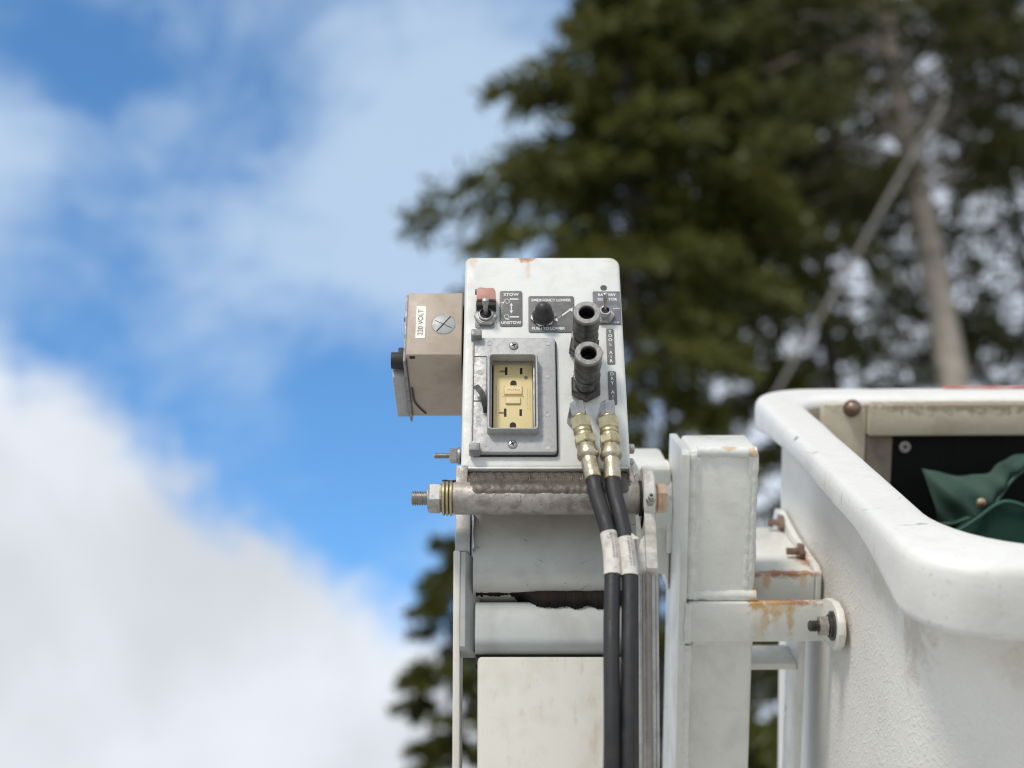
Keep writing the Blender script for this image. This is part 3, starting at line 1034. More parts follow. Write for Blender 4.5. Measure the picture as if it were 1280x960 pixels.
# screw holes and small marks -----------------------------------
bm = BM()
add_lathe(bm, (50.6, .3, 76.0), (0, -1, 0), [(0, 2.9), (.5, 2.9), (.5, 2.3), (.38, 2.2), (.38, 0)], 16)
cb.part('screw_hole', bm, M_gunmetal)

# pivot bolt ------------------------------------------------------
bm = BM()
prof = [(0, 4.6)]
t = 0.0
while t < 15.5:
    prof += [(t + .4, 5.0), (t + 1.0, 5.9), (t + 1.3, 5.9), (t + 1.9, 5.0)]
    t += 1.9
prof += [(t + 12, 5.2)]
add_lathe(bm, (-108.5, 2, -127.6), (1, 0, 0), prof, 24)
pb = cb.part('pivot_bolt', bm, M_thread, label='threaded bolt end with nut and yellow washers')
bm = BM()
add_hex(bm, (-95, 2, -127.6), (-84.2, 2, -127.6), 13.2, R(30))
add_cyl(bm, (-95.6, 2, -127.6), (-95, 2, -127.6), 9, 20)
cb.part('hex_nut', bm, M_zinc, pb)
for i in range(3):
    bm = BM()
    x = -84.1 + i * 2.9
    add_lathe(bm, (x, 2, -127.6), (1, 0, 0), [(0, 12.4), (.6, 13.7), (2.0, 13.7), (2.6, 12.4)], 32)
    cb.part('washer', bm, M_brass, pb)
# small stud on the left of the box
bm = BM()
prof = [(0, 1.9)]
t = 0.0
while t < 11:
    prof += [(t + .3, 2.0), (t + .6, 2.5), (t + .9, 2.5), (t + 1.2, 2.0)]
    t += 1.2
add_lathe(bm, (-93, 22, -78), (1, 0, 0), prof + [(t + 10, 2.0)], 14)
st = cb.part('stud', bm, M_thread, label='small threaded stud on the left side of the box')
bm = BM()
add_hex(bm, (-80.2, 22, -78), (-73.4, 22, -78), 6.2, R(0))
add_cyl(bm, (-73.4, 22, -78), (-71.6, 22, -78), 7, 18)
cb.part('hex_nut', bm, M_zinc, st)
bm = BM()
add_sweep(bm, smooth_path([(-73, 8, -108.5), (-77, 4, -111.5), (-82, 2, -111.8), (-84, 1, -112.5)], 4), 1.0, 8)
cb.part('cable_tie', bm, M_rubber)
# bolt and white tab on the right side
cb.part('side_bolt', simple(add_cyl, (65, 12, -77), (71, 12, -77), 4.2, 14, bev=1), M_zinc)
cb.part('side_bolt', simple(add_cyl, (65, 12, -90), (70, 12, -90), 3.6, 14, bev=1), M_zinc)
bm = BM()
add_prism(bm, [(66.4, -86), (70.5, -88), (73.6, -97), (73.6, -108), (70, -113), (66.4, -110)], 'y', 10, 16, 1)
cb.part('side_tab', bm, M_lug, label='white tab on the lower right side')

# ================================================================ junction box
jb = Thing('junction_box', 'tan metal junction box marked 220 VOLT on the left side of the control box', 'junction box', FR_P, (-95, 60, 12))
bm = BM()
add_box(bm, -119.2, -71.8, 10, 112, 13.2, 78.2, 1.3, 3)
jbody = jb.part('body', bm, M_tan)
bm = BM()
add_lathe(bm, (-87.8, 10.05, 44.6), (0, -1, 0), [(0, 10.6), (.2, 10.6), (.2, 10.1), (.05, 10.1), (.05, 0)], 40)
jb.part('knockout_ring', bm, M_alu_dark)
bm = BM()
add_lathe(bm, (-87.8, 10.0, 44.6), (0, -1, 0), [(0, 9.9), (.4, 9.9), (.6, 9.5), (.6, 0)], 40)
kd = jb.part('knockout_disc', bm, M_knock, label='round grey knockout with crossed lines')
bm = BM()
line(bm, -93.6, 37.0, -81.8, 52.6, 1.0, 9.25)
jb.part('score_line', bm, M_black, kd, smooth=0)
bm = BM()
line(bm, -95.4, 48.6, -80.0, 40.2, .55, 9.27)
jb.part('score_line', bm, M_black, kd, smooth=0)
bm = BM()
plate_xz(bm, rr_fn(-111.6, -103.2, 30.0, 63.6, .6), 9.6, 10.1, 0)
lp = jb.part('sticker', bm, M_sticker, label='cream sticker reading 220 VOLT')
jb.text('220 VOLT', 6.3, -107.4, 46.6, 9.5, M_ink_dark, lp, rot=90, bold=.0)
# cover plate, outlet and knob on the far left face
bm = BM()
add_box(bm, -121.8, -119.3, 16, 118, 10.8, 80, .8)
cp = jb.part('cover_plate', bm, M_alu_dark)
bm = BM()
add_box(bm, -133.5, -121.9, 48, 116, 14.5, 30, 1.5)
oc_ = jb.part('outlet_housing', bm, M_alu, label='grey outlet housing low on the left face')
bm = BM()
add_cyl(bm, (-134, 40, 27), (-121.9, 40, 27), 7.4, 16)
add_box(bm, -128, -121.9, 34, 46, 26, 37, 1)
jb.part('gland', bm, M_rubber, oc_)
for (x, y, z) in ((-121.9, 30, 20), (-121.9, 28, 62)):
    jb.part('screw', simple(add_lathe, (x, y, z), (-1, 0, 0), [(0, 3.2), (1.0, 2.8), (1.7, 1.4), (1.8, 0)], 14), M_gunmetal, cp)
bm = BM()
add_sweep(bm, smooth_path([(-116.8, 62, 12.6), (-116, 84, 12.2), (-112, 96, 12.4), (-107, 106, 12.6)], 5), .8, 8)
jb.part('scratch_wire', bm, M_rubber, jbody)
bm = BM()
add_box(bm, -116, -111.5, 12, 15, 12.4, 13.4, .3)
jb.part('weep_slot', bm, M_black, jbody)

# ================================================================ hydraulic hoses


def hose(label, p0, axis, path, sleeve, marks):
    a = Vector(axis).normalized()
    p0 = Vector(p0)
    h = Thing('hydraulic_hose', label, 'hose', FR_P, tuple(p0), 'hoses hanging from the control box')
    P = lambda t: p0 + a * t
    bm = BM()
    add_hex(bm, P(0), P(13), 6.4, R(15))
    add_cyl(bm, P(3) + Vector((-1, 0, 0)), (P(3).x - 3, 0.5, P(3).z - 2), 5.2, 16)
    el = h.part('elbow', bm, M_zinc, label='silver elbow screwed into the panel')
    bm = BM()
    add_cyl(bm, P(12.6), P(16), 5.6, 20)
    add_hex(bm, P(15), P(26), 8.6, R(10))
    add_lathe(bm, P(25.6), a, [(0, 7.0), (1.5, 7.7), (3, 7.7), (4, 6.9), (5, 7.5), (7, 7.5)], 24)
    h.part('union_nut', bm, M_brass)
    bm = BM()
    add_hex(bm, P(32), P(40), 8.8, R(0))
    h.part('hex_nut', bm, M_brass)
    bm = BM()
    add_lathe(bm, P(39.6), a, [(0, 6.4), (1, 7.3), (6, 8.0), (9, 8.9), (10.5, 8.9), (12.5, 7.6), (13.2, 6.6)], 28)
    h.part('collar', bm, M_brass2)
    bm = BM()
    add_lathe(bm, P(52), a, [(0, 6.5), (1, 6.7), (7, 6.7), (7.6, 6.55), (18.5, 6.9), (19, 6.5)], 14)
    h.part('ferrule', bm, M_brass2)
    sp_ = smooth_path([P(68), P(76)] + path, 8)
    bm = BM()
    add_sweep(bm, sp_, 6.15, 18)
    h.part('rubber_tube', bm, M_hose)
    z0, z1 = sleeve
    seg = [p for p in sp_ if z1 <= p.z <= z0 and p.y < 0]
    bm = BM()
    rr = [6.55 + rnd.uniform(-.06, .15) for _ in seg]
    add_sweep(bm, seg, rr, 18, False)
    # ragged ends
    sl = h.part('label_sleeve', bm, M_sleeve, label='worn white paper sleeve with faded print')
    bm = BM()
    mid = seg[len(seg) // 2]
    for k in range(marks):
        for r_ in range(2):
            z = z0 - 4 - k * 2.3
            if z < z1 + 2:
                continue
            p = min(seg, key=lambda q: abs(q.z - z))
            x = p.x + 1.2 + r_ * 2.3
            dx = x - p.x
            y = p.y - math.sqrt(max(.1, 6.85 ** 2 - dx * dx))
            w, hh = rnd.uniform(.8, 1.4), rnd.uniform(1.0, 1.7)
            vs = add_box(bm, x - w / 2, x + w / 2, y - .25, y + .3, z - hh / 2, z + hh / 2)
    h.part('print_mark', bm, M_ink_grey, sl, kind='stuff')
    return h, sl


h1, sl1 = hose('left black hydraulic hose from the silver elbow nearest the outlet cover', (23.4, -20, -53), (.155, -.03, -.988),
               [(36.6, -24, -139), (40.2, -26, -154), (44.2, -26.5, -172), (46.0, -26, -190), (46.0, -25, -209), (44.4, -24, -238), (43.3, -22, -270), (42, -10, -330), (40, 20, -390), (38, 75, -440), (36, 110, -480)], (-170.5, -208.5), 9)
h1.text('C', 4.2, 44.0, -178, -33.3, M_ink_grey, sl1, rot=80)
h2, sl2 = hose('right black hydraulic hose from the elbow below the DRY AIR plate', (48.0, -20, -53), (.022, -.03, -.999),
               [(50.8, -24, -140), (53.2, -26, -154), (56.4, -26, -174), (58.2, -25, -192), (58.8, -24, -209), (57.6, -22, -238), (56.0, -20, -270), (54, -8, -330), (52, 20, -390), (50, 75, -440), (48, 110, -480)], (-174.5, -206.5), 10)
# torn paper flap of the right sleeve
bm = BM()
flat(bm, [(61.5, -173.5), (66.8, -177.8), (62.5, -178.8), (60.8, -176)], -30)
h2.part('torn_flap', bm, M_sleeve, sl2, smooth=0)

# ================================================================ leveling rod
lr = Thing('leveling_rod', 'grimy grey leveling rod with an eye end hanging from the gold pivot bolt', 'rod', FR_P, (76, 2, -420))
bm = BM()
add_lathe(bm, (73.6, 2, -127.6), (1, 0, 0), [(0, 8), (0, 24.2), (1, 25.2), (7.6, 25.2), (8.6, 24.2), (8.6, 8)], 40)
add_prism(bm, [(-14, -140), (18, -140), (13, -168), (13, -193), (-9, -193), (-9, -168)], 'x', 73.6, 82.2, 1)
eye = lr.part('eye', bm, M_lug, label='pale eye plate with a worn lower clevis')
bm = BM()
add_prism(bm, [(66.6, -180), (69, -170), (73.8, -163), (73.8, -194), (66.6, -193)], 'y', -8, 12, 1.5)
lr.part('clevis', bm, M_lug)
bm = BM()
add_cyl(bm, (78.2, -17, -141), (78.2, -24, -141), 3.6, 6)
add_cyl(bm, (78.2, -24, -141), (78.2, -29, -141), 2.5, 14, bev=.5)
gf = lr.part('grease_fitting', bm, M_zinc)
lr.part('fitting_hole', simple(add_cyl, (78.2, -29.1, -141), (78.2, -28.6, -141), 1.4, 12), M_black, gf)
for (x, y, r, m) in ((66.6, 4, 1.9, M_gunmetal), (70.0, 1.5, 2.0, M_rod_b), (74.4, 0, 3.4, M_rod_a), (79.0, 3, 2.3, M_rod_b), (82.4, 6, 1.7, M_rod_b)):
    lr.part('rod', simple(add_cyl, (x - 2, y + 105, -420), (x, y, -190), r, 16), m)
bm = BM()
add_lathe(bm, (82.3, 2, -127.6), (1, 0, 0), [(0, 13.6), (1.8, 13.6), (2.2, 12.8)], 32)
lr.part('washer', bm, M_pinkgold)
bm = BM()
add_hex(bm, (84.6, 2, -127.6), (93.6, 2, -127.6), 11.8, R(8))
lr.part('bolt_head', bm, M_pinkgold, label='gold coloured hex bolt head')

# ================================================================ bucket mount
mt = Thing('bucket_mount', 'white welded steel post with rusty bracket arms joining boom to bucket', 'mounting bracket', FR_B, BB)
bm = BM()
add_box(bm, -98.2, -41, 262, 320, -420, 2, 4, 3)
post = mt.part('post', bm, M_mount, label='square white post with thick paint')
bm = BM()
add_prism(bm, [(257, -420), (257, -1), (262, 2), (338, -1), (338, -420)], 'x', -105, -98.5, 1.2)
mt.part('side_plate', bm, M_mount)
# weld fillets: front top edge, both vertical edges, above and below strap
rg = random.Random(3)


def fillet(p0, p1, r, n, name='weld_fillet'):
    p0, p1 = Vector(p0), Vector(p1)
    path = []
    rad = []
    for i in range(n + 1):
        t = i / n
        path.append(p0.lerp(p1, t) + Vector((.8 * mnoise.noise(Vector((i * .23, p0.x, 4))), 0, .8 * mnoise.noise(Vector((i * .23, p0.z, 8))))))
        rad.append(r * (1 + .05 * math.sin(i * 1.7) + .22 * mnoise.noise(Vector((i * .31, r * 9, p0.x))) + rg.uniform(-.04, .04)))
    bm = BM()
    add_sweep(bm, path, rad, 12)
    mt.part(name, bm, M_fill, post, smooth=70)


fillet((-92, 264.6, 0), (-43, 264.6, -1.5), 4.8, 20)
fillet((-95.2, 263.2, -2), (-94.6, 263.2, -125), 4.6, 46)
fillet((-91.5, 264.6, -4), (-91, 264.6, -125), 3.9, 40)
fillet((-44.2, 264.2, -2), (-44.4, 264.2, -122), 3.6, 46)
fillet((-48, 265, -4), (-48.4, 265, -122), 3.9, 40)
fillet((-93, 261.8, -123.5), (-40, 261.8, -123), 4.6, 20)
fillet((-92, 261.5, -163.5), (-42, 261.5, -163.5), 3.0, 26)
fillet((-97, 259, -165), (-97, 259, -330), 3.6, 40)
fillet((-97, 256, -128), (-97, 256, -162), 3.0, 14)
bm = BM()
for i in range(34):                                  # drips and spatter dried in the paint
    px_, pz_ = rg.choice((rg.uniform(-104, -96), rg.uniform(-50, -42), rg.uniform(-92, -46))), rg.uniform(-120, -4)
    yy_ = 256.8 if px_ < -98.5 else 261.8 if -90 < px_ < -50 else 260.6
    q_ = bmesh.ops.create_icosphere(bm, subdivisions=1, radius=rg.uniform(.35, .8))
    for v in q_['verts']:
        v.co = Vector((v.co.x + px_, v.co.y * .6 + yy_, v.co.z * 1.2 + pz_))
mt.part('paint_spatter', bm, M_fill, post, kind='stuff')
bm = BM()
add_box(bm, -97, 17, 253.5, 261.5, -161.5, -127, 1.6)
strap = mt.part('strap', bm, M_mount, label='flat white strap with rust runs along its top')
# foot flange against the bucket wall
pts = [(261.6, -127), (246, -120.5), (226, -116.5), (210, -118), (201, -125), (198, -135), (202, -146), (212, -153), (232, -158), (261.6, -161)]
mt.part('foot_flange', simple(add_prism, pts, 'x', 14.5, 21, 1.2), M_mount, strap)
bm = BM()
add_lathe(bm, (14.4, 217, -134), (-1, 0, 0), [(0, 12), (1.8, 12), (2, 9.4), (4, 9.4)], 28)
bo_ = mt.part('bolt', bm, M_gunmetal, label='dark bolt holding the strap foot to the bucket')
bm = BM()
add_hex(bm, (10.6, 217, -134), (2.6, 217, -134), 8.8, R(20))
mt.part('hex_nut', bm, M_thread, bo_)
bm = BM()
prof = [(0, 4.0)]
t = 0.0
while t < 6:
    prof += [(t + .3, 3.9), (t + .9, 4.7), (t + 1.2, 4.7), (t + 1.8, 3.9)]
    t += 1.8
add_lathe(bm, (2.6, 217, -134), (-1, 0, 0), prof + [(t + 1, 3.2), (t + 1.2, 0)], 18)
mt.part('thread', bm, M_gunmetal, bo_)
# upper arm: channel with its own flange
bm = BM()
add_box(bm, -40.8, 16, 289, 296, -142, -113, 1.2)
add_box(bm, -40.8, 16, 296.2, 430, -119, -114, .8)
ua = mt.part('upper_arm', bm, M_mount, label='rusty upper arm reaching back to the bucket wall')
pts = [(289, -150), (289, -113), (300, -109), (380, -108), (440, -100), (462, -104), (468, -115), (462, -150)]
mt.part('wall_flange', simple(add_prism, pts, 'x', 16.2, 22, 1.5), M_mount, ua)
for y, z in ((335, -112), (420, -110)):
    bm = BM()
    add_cyl(bm, (16, y, z + 4), (11, y, z + 4), 7.4, 6)
    add_cyl(bm, (11, y, z + 4), (1, y, z + 4), 3.2, 12)
    mt.part('bolt', bm, M_bolt_br, ua)
bm = BM()
add_box(bm, -40.8, 6, 300, 345, -205, -199, 1)
add_box(bm, 6.2, 12, 296, 345, -420, -164, 1)
mt.part('lower_arm', bm, M_mount)
# arm that joins the post to the pivot
bm = BM()
add_prism(bm, [(-152, -34), (-146, -26), (-105.2, -26), (-105.2, -140), (-112, -118), (-122, -100), (-136, -94), (-152, -92)], 'y', 312, 392, 5)
mt.part('pivot_arm', bm, M_mount, label='pale rounded arm behind the pivot bolt')
bm = BM()
add_lathe(bm, (-150, 340, -62), (1, 0, 0), [(0, 30), (2, 33), (38, 33), (44.5, 36)], 36)
mt.part('pivot_boss', bm, M_mount)
mt.part('pivot_shaft', simple(add_cyl, (-225, 352, -66), (-149, 352, -66), 21, 28), M_mount)
fillet((-107, 309, -48), (-106, 309, -100), 3.2, 22)

# ================================================================ bucket
bk = Thing('bucket', 'white fibreglass bucket with rounded rim and cream lining, right of the post', 'bucket', FR_B, BK)


def bucket_loop(o, z, n=10):
    """rounded rectangle; o = distance in from the outer edge"""
    q = min(1.0, max(0.0, o / 42))
    rf, rb = 55 + 30 * q, 64 - 30 * q
    fx0, fx1, fy0, fy1 = o, 620 - o, -44 + o * 1.1, 546 - o * 1.36
    return [(x, y, z) for x, y in rrect(fx0, fx1, fy0, fy1, (rb, rb, rf, rf), n)]


def loops_same(prof, drop=False):
    N = None
    base_l = [bucket_loop(o, z, 10) for o, z in prof]
    res = []
    for L in base_l:
        out_ = []
        for i, p in enumerate(L):
            q = L[(i + 1) % len(L)]
            long_ = (i % 11 == 10)
            m_ = 14 if long_ else 1
            for k in range(m_):
                t = k / m_
                w = .7 * mnoise.noise(Vector((p[0] + (q[0] - p[0]) * t, p[1] + (q[1] - p[1]) * t, p[2] * 3)) * .012) if p[2] < -20 else .25 * mnoise.noise(Vector((p[0] + (q[0] - p[0]) * t, p[1] + (q[1] - p[1]) * t, 0)) * .02)
                pt = [a + (b - a) * t for a, b in zip(p, q)]
                pt[2] += w * 2
                if drop and p[2] < -10:                    # the skirt of the lip is shallow along the side, deep at the front
                    dz_ = np.interp(pt[1], (-44, 0, 50, 100, 330, 420, 490, 540), (50, 46, 33, 22, 19, 24, 32, 36))
                    k_ = dz_ / 47.0
                    pt[2] = -7 + (p[2] + 7) * max(.15, (k_ * 47 - 7) / 40.0) + w
                out_.append(tuple(pt))
        res.append(out_)
    return res


prof = [(24, -43), (8, -46.6), (4, -47), (1.0, -46), (-.3, -43.5), (-.8, -40), (-.9, -14), (-.6, -7.5), (.1, -5), (1.3, -2.6), (3.2, -.9), (5.4, -.15), (9, .1), (13, .2), (26, .4), (34, 0), (38, -1.4), (40.5, -4), (41.5, -8), (42, -43)]
bm = BM()
add_loops(bm, loops_same(prof, True), cyclic=False, close_first=False, close_last=False)
bk.part('rim', bm, M_rim, label='thick rounded white rim with small chips', smooth=60)
bm = BM()
prof = [(23, -12), (24, -90), (26, -200), (44, -1000)]
add_loops(bm, loops_same(prof), close_first=False, close_last=True)
bk.part('outer_wall', bm, M_wall, label='outer wall of coarse white fibreglass', smooth=60)
bm = BM()
add_loops(bm, loops_same([(41.8, -9), (43, -60), (46, -200), (60, -985)]), close_first=False, close_last=True)
bk.part('lining', bm, M_inner, smooth=60)
bm = BM()
add_box(bm, 102.8, 560, 455, 474, -31, 0, 2.5)
bk.part('inner_rail', bm, M_inner, label='stained cream rail under the far rim')
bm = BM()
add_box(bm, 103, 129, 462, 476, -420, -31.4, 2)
bk.part('jamb', bm, M_jamb, label='upright under the rail, its brown darkened for the shade')
bm = BM()
add_box(bm, 60, 102.4, 462, 476, -420, -1, 1.5)
bk.part('corner_strip', bm, M_inner)
bm = BM()
add_lathe(bm, (87.7, 461.8, -4.5), (0, -1, 0), [(0, 8.6), (1, 8.6), (1.2, 7.2), (4, 6.4), (6.5, 4), (7.4, 0)], 26)
bk.part('bolt', bm, M_bolt_br, label='brown domed bolt head on the corner strip')
bm = BM()
add_box(bm, 200, 430, 533, 541, 1.1, 1.6)
bk.part('red_tape', bm, M_red_tape, label='strip of red tape on the far rim')

# hanging sheet coloured black for shade, and green canvas inside the bucket
vc = Thing('shade_curtain', 'sheet hung below the cream rail, coloured black for the shade inside the bucket', 'curtain', FR_B, (330, 468, -420))
bm = BM()
nx, nz = 40, 6
g_ = [[bm.verts.new((129.4 + 390 * i / nx, 466 + 2.0 * math.sin(i * .9) * (j / nz) + .8 * math.sin(i * .37), -32.8 - 387 * j / nz)) for j in range(nz + 1)] for i in range(nx + 1)]
for i in range(nx):
    for j in range(nz):
        bm.faces.new((g_[i][j], g_[i + 1][j], g_[i + 1][j + 1], g_[i][j + 1]))
ext = bmesh.ops.solidify(bm, geom=bm.faces[:], thickness=1.5)
vc.part('sheet', bm, M_shade_sheet, smooth=60)
bm = BM()
add_lathe(bm, (141.4, 463.5, -43.5), (0, -1, 0), [(0, 5.6), (1, 5.6), (1.6, 4.6), (1.4, 2.0), (.4, 1.7), (.4, 0)], 22)
vc.part('grommet', bm, M_alu)
vc.part('grommet_hole', simple(add_cyl, (141.4, 463.0, -43.5), (141.4, 463.3, -43.5), 1.8, 12), M_black)

cv = Thing('tool_bag', 'green canvas tool bag with a pale snapped flap inside the bucket', 'tool bag', FR_B, (235, 400, -420))
up_ = smooth_path([(150, 440, -58), (163, 434, -60), (181.9, 428, -63.3), (208.3, 424, -59.5), (224.8, 420, -45.7), (241.1, 416, -39.6), (263.8, 416, -37.3), (330, 416, -40)], 8)
lo_ = smooth_path([(165.4, 424, -110), (176.8, 414, -106.2), (189.2, 408, -99), (196, 406, -101.5), (213.5, 408, -82.9), (229, 412, -62.7), (245.8, 414, -52), (264.5, 414, -48.2), (330, 414, -50)][:8] + [(330, 414, -50)], 7)
n_ = 64
rs_ = lambda P_, t: P_[min(len(P_) - 2, int(t * (len(P_) - 1)))].lerp(P_[min(len(P_) - 2, int(t * (len(P_) - 1))) + 1], t * (len(P_) - 1) - min(len(P_) - 2, int(t * (len(P_) - 1))))
bm = BM()
rows = []
for j in range(9):
    t = j / 8
    row = []
    for i in range(n_ + 1):
        q = rs_(up_, i / n_).lerp(rs_(lo_, i / n_), t)
        q = q + Vector((0, -9 * math.sin(math.pi * t) - 6 * mnoise.noise(q * .035) - 2.5 * math.sin((q.x + q.z) * .22), 0))
        row.append(bm.verts.new(q))
    rows.append(row)
for A, B in zip(rows, rows[1:]):
    for i in range(n_):
        bm.faces.new((A[i], A[i + 1], B[i + 1], B[i]))
bmesh.ops.solidify(bm, geom=bm.faces[:], thickness=2.2)
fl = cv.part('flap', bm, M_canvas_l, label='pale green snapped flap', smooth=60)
bm = BM()
add_sweep(bm, [p + Vector((0, -1.5, .6)) for p in lo_], 1.5, 8)
cv.part('hem', bm, M_canvas_l, fl, smooth=60)
bm = BM()
for i in range(4, 60):                               # stitches above the hem
    a_, b_ = rs_(lo_, i / 60) + Vector((0, -4.2, 5.0)), rs_(lo_, (i + .55) / 60) + Vector((0, -4.2, 5.0))
    add_cyl(bm, a_, b_, .35, 5)
cv.part('stitch', bm, M_canvas, fl, kind='stuff')
bm = BM()
add_lathe(bm, (195.5, 398.5, -82), (0, -1, .1), [(0, 4.6), (1.2, 4.4), (2.6, 2.6), (3, 0)], 20)
cv.part('snap', bm, M_pinkgold, fl)
bm = BM()
top = smooth_path([(138, 392, -126), (160, 386, -110), (182, 382, -93.5), (208, 380, -74.5), (236, 378, -81), (262, 378, -86), (340, 380, -92)], 8)
rows = []
for j in range(10):
    t = j / 9
    row = []
    for i in range(n_ + 1):
        q = rs_(top, i / n_).copy()
        q.z -= t * 280
        q.y += -14 * math.sin(math.pi * min(1, t * 1.4)) - 7 * mnoise.noise(q * .028) - 1.5 * math.sin(q.x * .16 + q.z * .05) + (2 if j == 0 else 0)
        row.append(bm.verts.new(q))
    rows.append(row)
for A, B in zip(rows, rows[1:]):
    for i in range(n_):
        bm.faces.new((A[i], A[i + 1], B[i + 1], B[i]))
bmesh.ops.solidify(bm, geom=bm.faces[:], thickness=2.5)
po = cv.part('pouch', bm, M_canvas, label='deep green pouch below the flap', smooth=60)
bm = BM()
hem = [p + Vector((0, -3.2, -1.0)) for p in top]
add_sweep(bm, hem, 2.0, 8)
cv.part('hem', bm, M_canvas, po, smooth=60)

# ================================================================ trees


def spray_mesh(name, pos, axis, length, width, rng):
    """flat leaf sprays: one kite per spray"""
    n = len(pos)
    rv = rng.normal(size=(n, 3))
    side = np.cross(axis, rv)
    side /= np.linalg.norm(side, axis=1, keepdims=True) + 1e-9
    L = length[:, None]
    W = width[:, None]
    v = np.empty((n, 4, 3))
    v[:, 0] = pos
    v[:, 1] = pos + axis * L * .55 + side * W
    v[:, 2] = pos + axis * L
    v[:, 3] = pos + axis * L * .45 - side * W
    me = bpy.data.meshes.new(name)
    me.vertices.add(n * 4)
    me.vertices.foreach_set('co', v.reshape(-1))
    me.loops.add(n * 4)
    me.loops.foreach_set('vertex_index', np.arange(n * 4, dtype=np.int32))
    me.polygons.add(n)
    me.polygons.foreach_set('loop_start', np.arange(0, n * 4, 4, dtype=np.int32))
    me.polygons.foreach_set('loop_total', np.full(n, 4, dtype=np.int32))
    me.update()
    return me


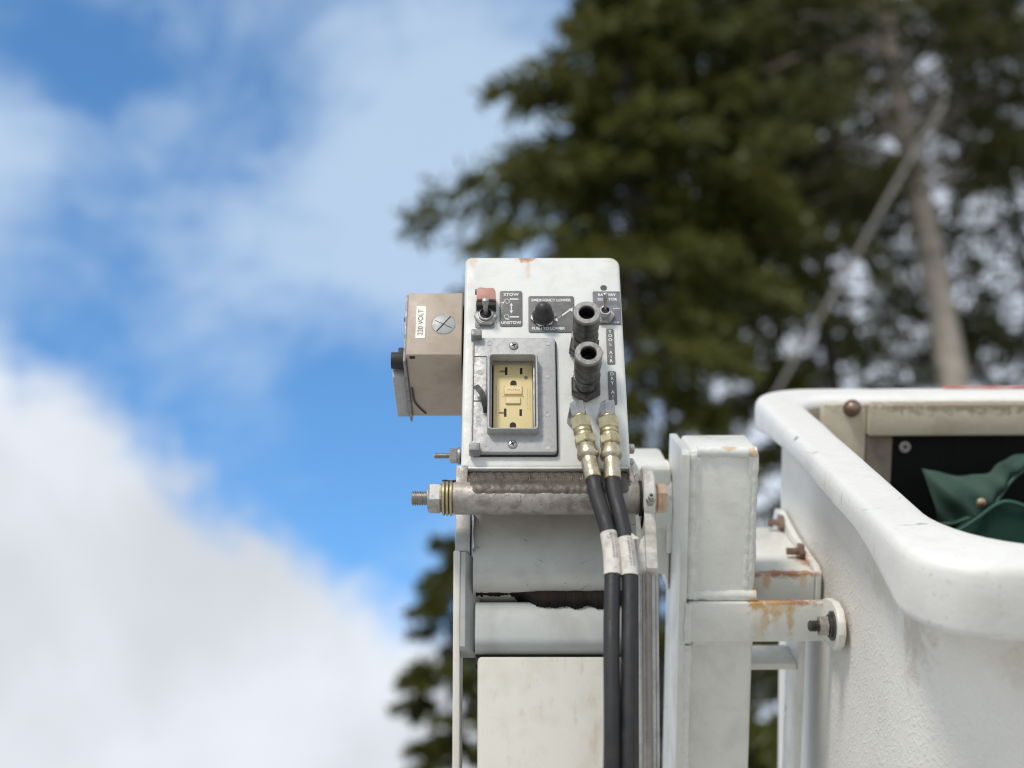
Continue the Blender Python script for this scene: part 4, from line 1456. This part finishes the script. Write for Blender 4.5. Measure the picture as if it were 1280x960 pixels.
def conifer(label, x, y, h, r0, crown0, seed, leafm, barkm, trunk_r, nb=150, spn=24, hole=None, droop=.35, top_pow=.85, lean=(0, 0), sprays_scale=1.0, keep=None):
    """tree > trunk (limbs), crown (flat sprays along twigs along limbs)"""
    rng = np.random.default_rng(seed)
    root = bpy.data.objects.new('conifer_tree', None)
    root.location = (x, y, 0)
    root['label'] = label
    root['category'] = 'tree'
    root['group'] = 'conifers behind the boom'
    col.objects.link(root)
    bm = BM()
    path, rad = [], []
    for i in range(13):
        t = i / 12
        path.append(Vector((lean[0] * t + .06 * math.sin(t * 7 + seed), lean[1] * t + .05 * math.cos(t * 5 + seed), h * t)))
        rad.append(trunk_r * (1 - .93 * t) + .008)
    add_sweep(bm, path, rad, 12, rough=.04, rng=random.Random(seed))
    P, A, Ln, W = [], [], [], []
    for b in range(nb):
        t = crown0 + (1 - crown0) * ((b + rng.uniform(0, 1)) / nb) ** 1.05
        z = h * t
        az = rng.uniform(0, 2 * math.pi)
        tt = (t - crown0) / (1 - crown0)
        L = r0 * ((1 - tt) ** top_pow * .95 + .05) * rng.uniform(.55, 1.12) * min(1, .55 + 3 * tt)
        if keep and not keep(t, az, rng):
            continue
        k0 = t * 12
        tr = path[int(min(11, k0))].lerp(path[int(min(11, k0)) + 1], k0 - int(min(11, k0)))
        o = Vector((tr.x, tr.y, z))
        d = Vector((math.cos(az), math.sin(az), 0))
        rise = rng.uniform(.05, .4) * (1 if tt < .8 else 1.6)
        pts = []
        for i in range(7):
            u = i / 6
            pts.append(o + d * (L * u) + Vector((0, 0, L * (rise * u - droop * u * u * 1.5))) + Vector(rng.normal(size=3) * .03 * L * u))
        add_sweep(bm, pts, [max(.004, .028 * L / 2 * (1 - .85 * i / 6)) for i in range(7)], 5, caps=False)
        ns = int(spn * (L / 2 + .35))
        for s_i in range(ns):
            u = rng.uniform(.16, 1.0) ** .75
            k = u * 6
            i0 = min(5, int(k))
            base = pts[i0].lerp(pts[i0 + 1], k - i0)
            sd = 1 if rng.uniform() < .5 else -1
            tdir = Vector((-d.y * sd, d.x * sd, 0)) * rng.uniform(.5, 1.0) + d * rng.uniform(.3, .9) + Vector((0, 0, rng.uniform(-.55, .12)))
            tdir.normalize()
            TL = rng.uniform(.25, .62) * (L / 2.2) ** .4 * (1.15 - .6 * u) * sprays_scale
            m_ = 9
            for q in range(m_):
                w = (q + rng.uniform(0, 1)) / m_
                pos = base + tdir * (TL * w) + Vector((0, 0, -.16 * TL * w * w))
                ax = tdir * rng.uniform(.5, 1) + Vector(rng.normal(size=3) * .42) + Vector((0, 0, -.28))
                P.append(pos)
                A.append(ax.normalized())
                Ln.append(rng.uniform(.075, .16))
                W.append(rng.uniform(.012, .028))
    me = bpy.data.meshes.new('trunk')
    bm.to_mesh(me)
    bm.free()
    me.polygons.foreach_set('use_smooth', [True] * len(me.polygons))
    me.materials.append(barkm)
    o = bpy.data.objects.new('trunk', me)
    o.parent = root
    col.objects.link(o)
    me = spray_mesh('crown', np.array(P), np.array(A), np.array(Ln), np.array(W), rng)
    me.materials.append(leafm)
    o = bpy.data.objects.new('crown', me)
    o.parent = root
    col.objects.link(o)
    return root


conifer('tall olive green conifer whose ragged left edge meets open sky above the control box', 1.38, 11.6, 18.0, 3.25, .48, 11, M_leaf_olive, M_bark_d, .07, nb=210, spn=50, top_pow=2.1)
conifer('shorter olive conifer right in front of the tall ragged one', 1.12, 10.7, 12.5, 1.75, .14, 19, M_leaf_olive, M_bark_d, .06, nb=190, spn=40, top_pow=.8)
conifer('dark conifer in the middle of the picture, right of the olive one', 3.35, 13.2, 21.0, 2.6, .14, 23, M_leaf_dark, M_bark_d, .07, nb=180, spn=27)
pale_tree = conifer('dark conifer with a long bare pale trunk above the bucket', 4.0, 11.2, 19.5, 3.0, .49, 37, M_leaf_dark, M_bark, .20, nb=175, spn=33, lean=(-.15, 0))
conifer('deep green conifer at the right edge of the picture', 5.6, 13.0, 20.0, 2.9, .12, 41, M_leaf_deep, M_bark_d, .07, nb=170, spn=28)
conifer('farthest dark conifer, showing between the trunks', 4.6, 17.5, 23.0, 3.4, .12, 53, M_leaf_deep, M_bark_d, .08, nb=200, spn=28)
conifer('small green conifer low on the left behind the boom', -.66, 15.0, 7.7, 1.15, .10, 67, M_leaf_olive, M_bark_d, .07, nb=150, spn=50, sprays_scale=.6, top_pow=.5)

# dead limb hanging from the pale trunk
bm = BM()
pts = smooth_path([(-.14, 0, 10.3), (-.3, -1.2, 9.65), (-.58, -2.4, 8.89), (-1.02, -2.44, 8.17), (-1.5, -2.42, 7.36), (-1.94, -2.4, 6.64), (-2.2, -2.4, 6.2)], 5)
add_sweep(bm, pts, [.023 - .0003 * i for i in range(len(pts))], 8)
me = bpy.data.meshes.new('dead_limb')
bm.to_mesh(me)
bm.free()
me.polygons.foreach_set('use_smooth', [True] * len(me.polygons))
me.materials.append(M_pole)
o = bpy.data.objects.new('dead_limb', me)
o.parent = pale_tree
o['label'] = 'bare pale dead limb slanting down to the left'
col.objects.link(o)
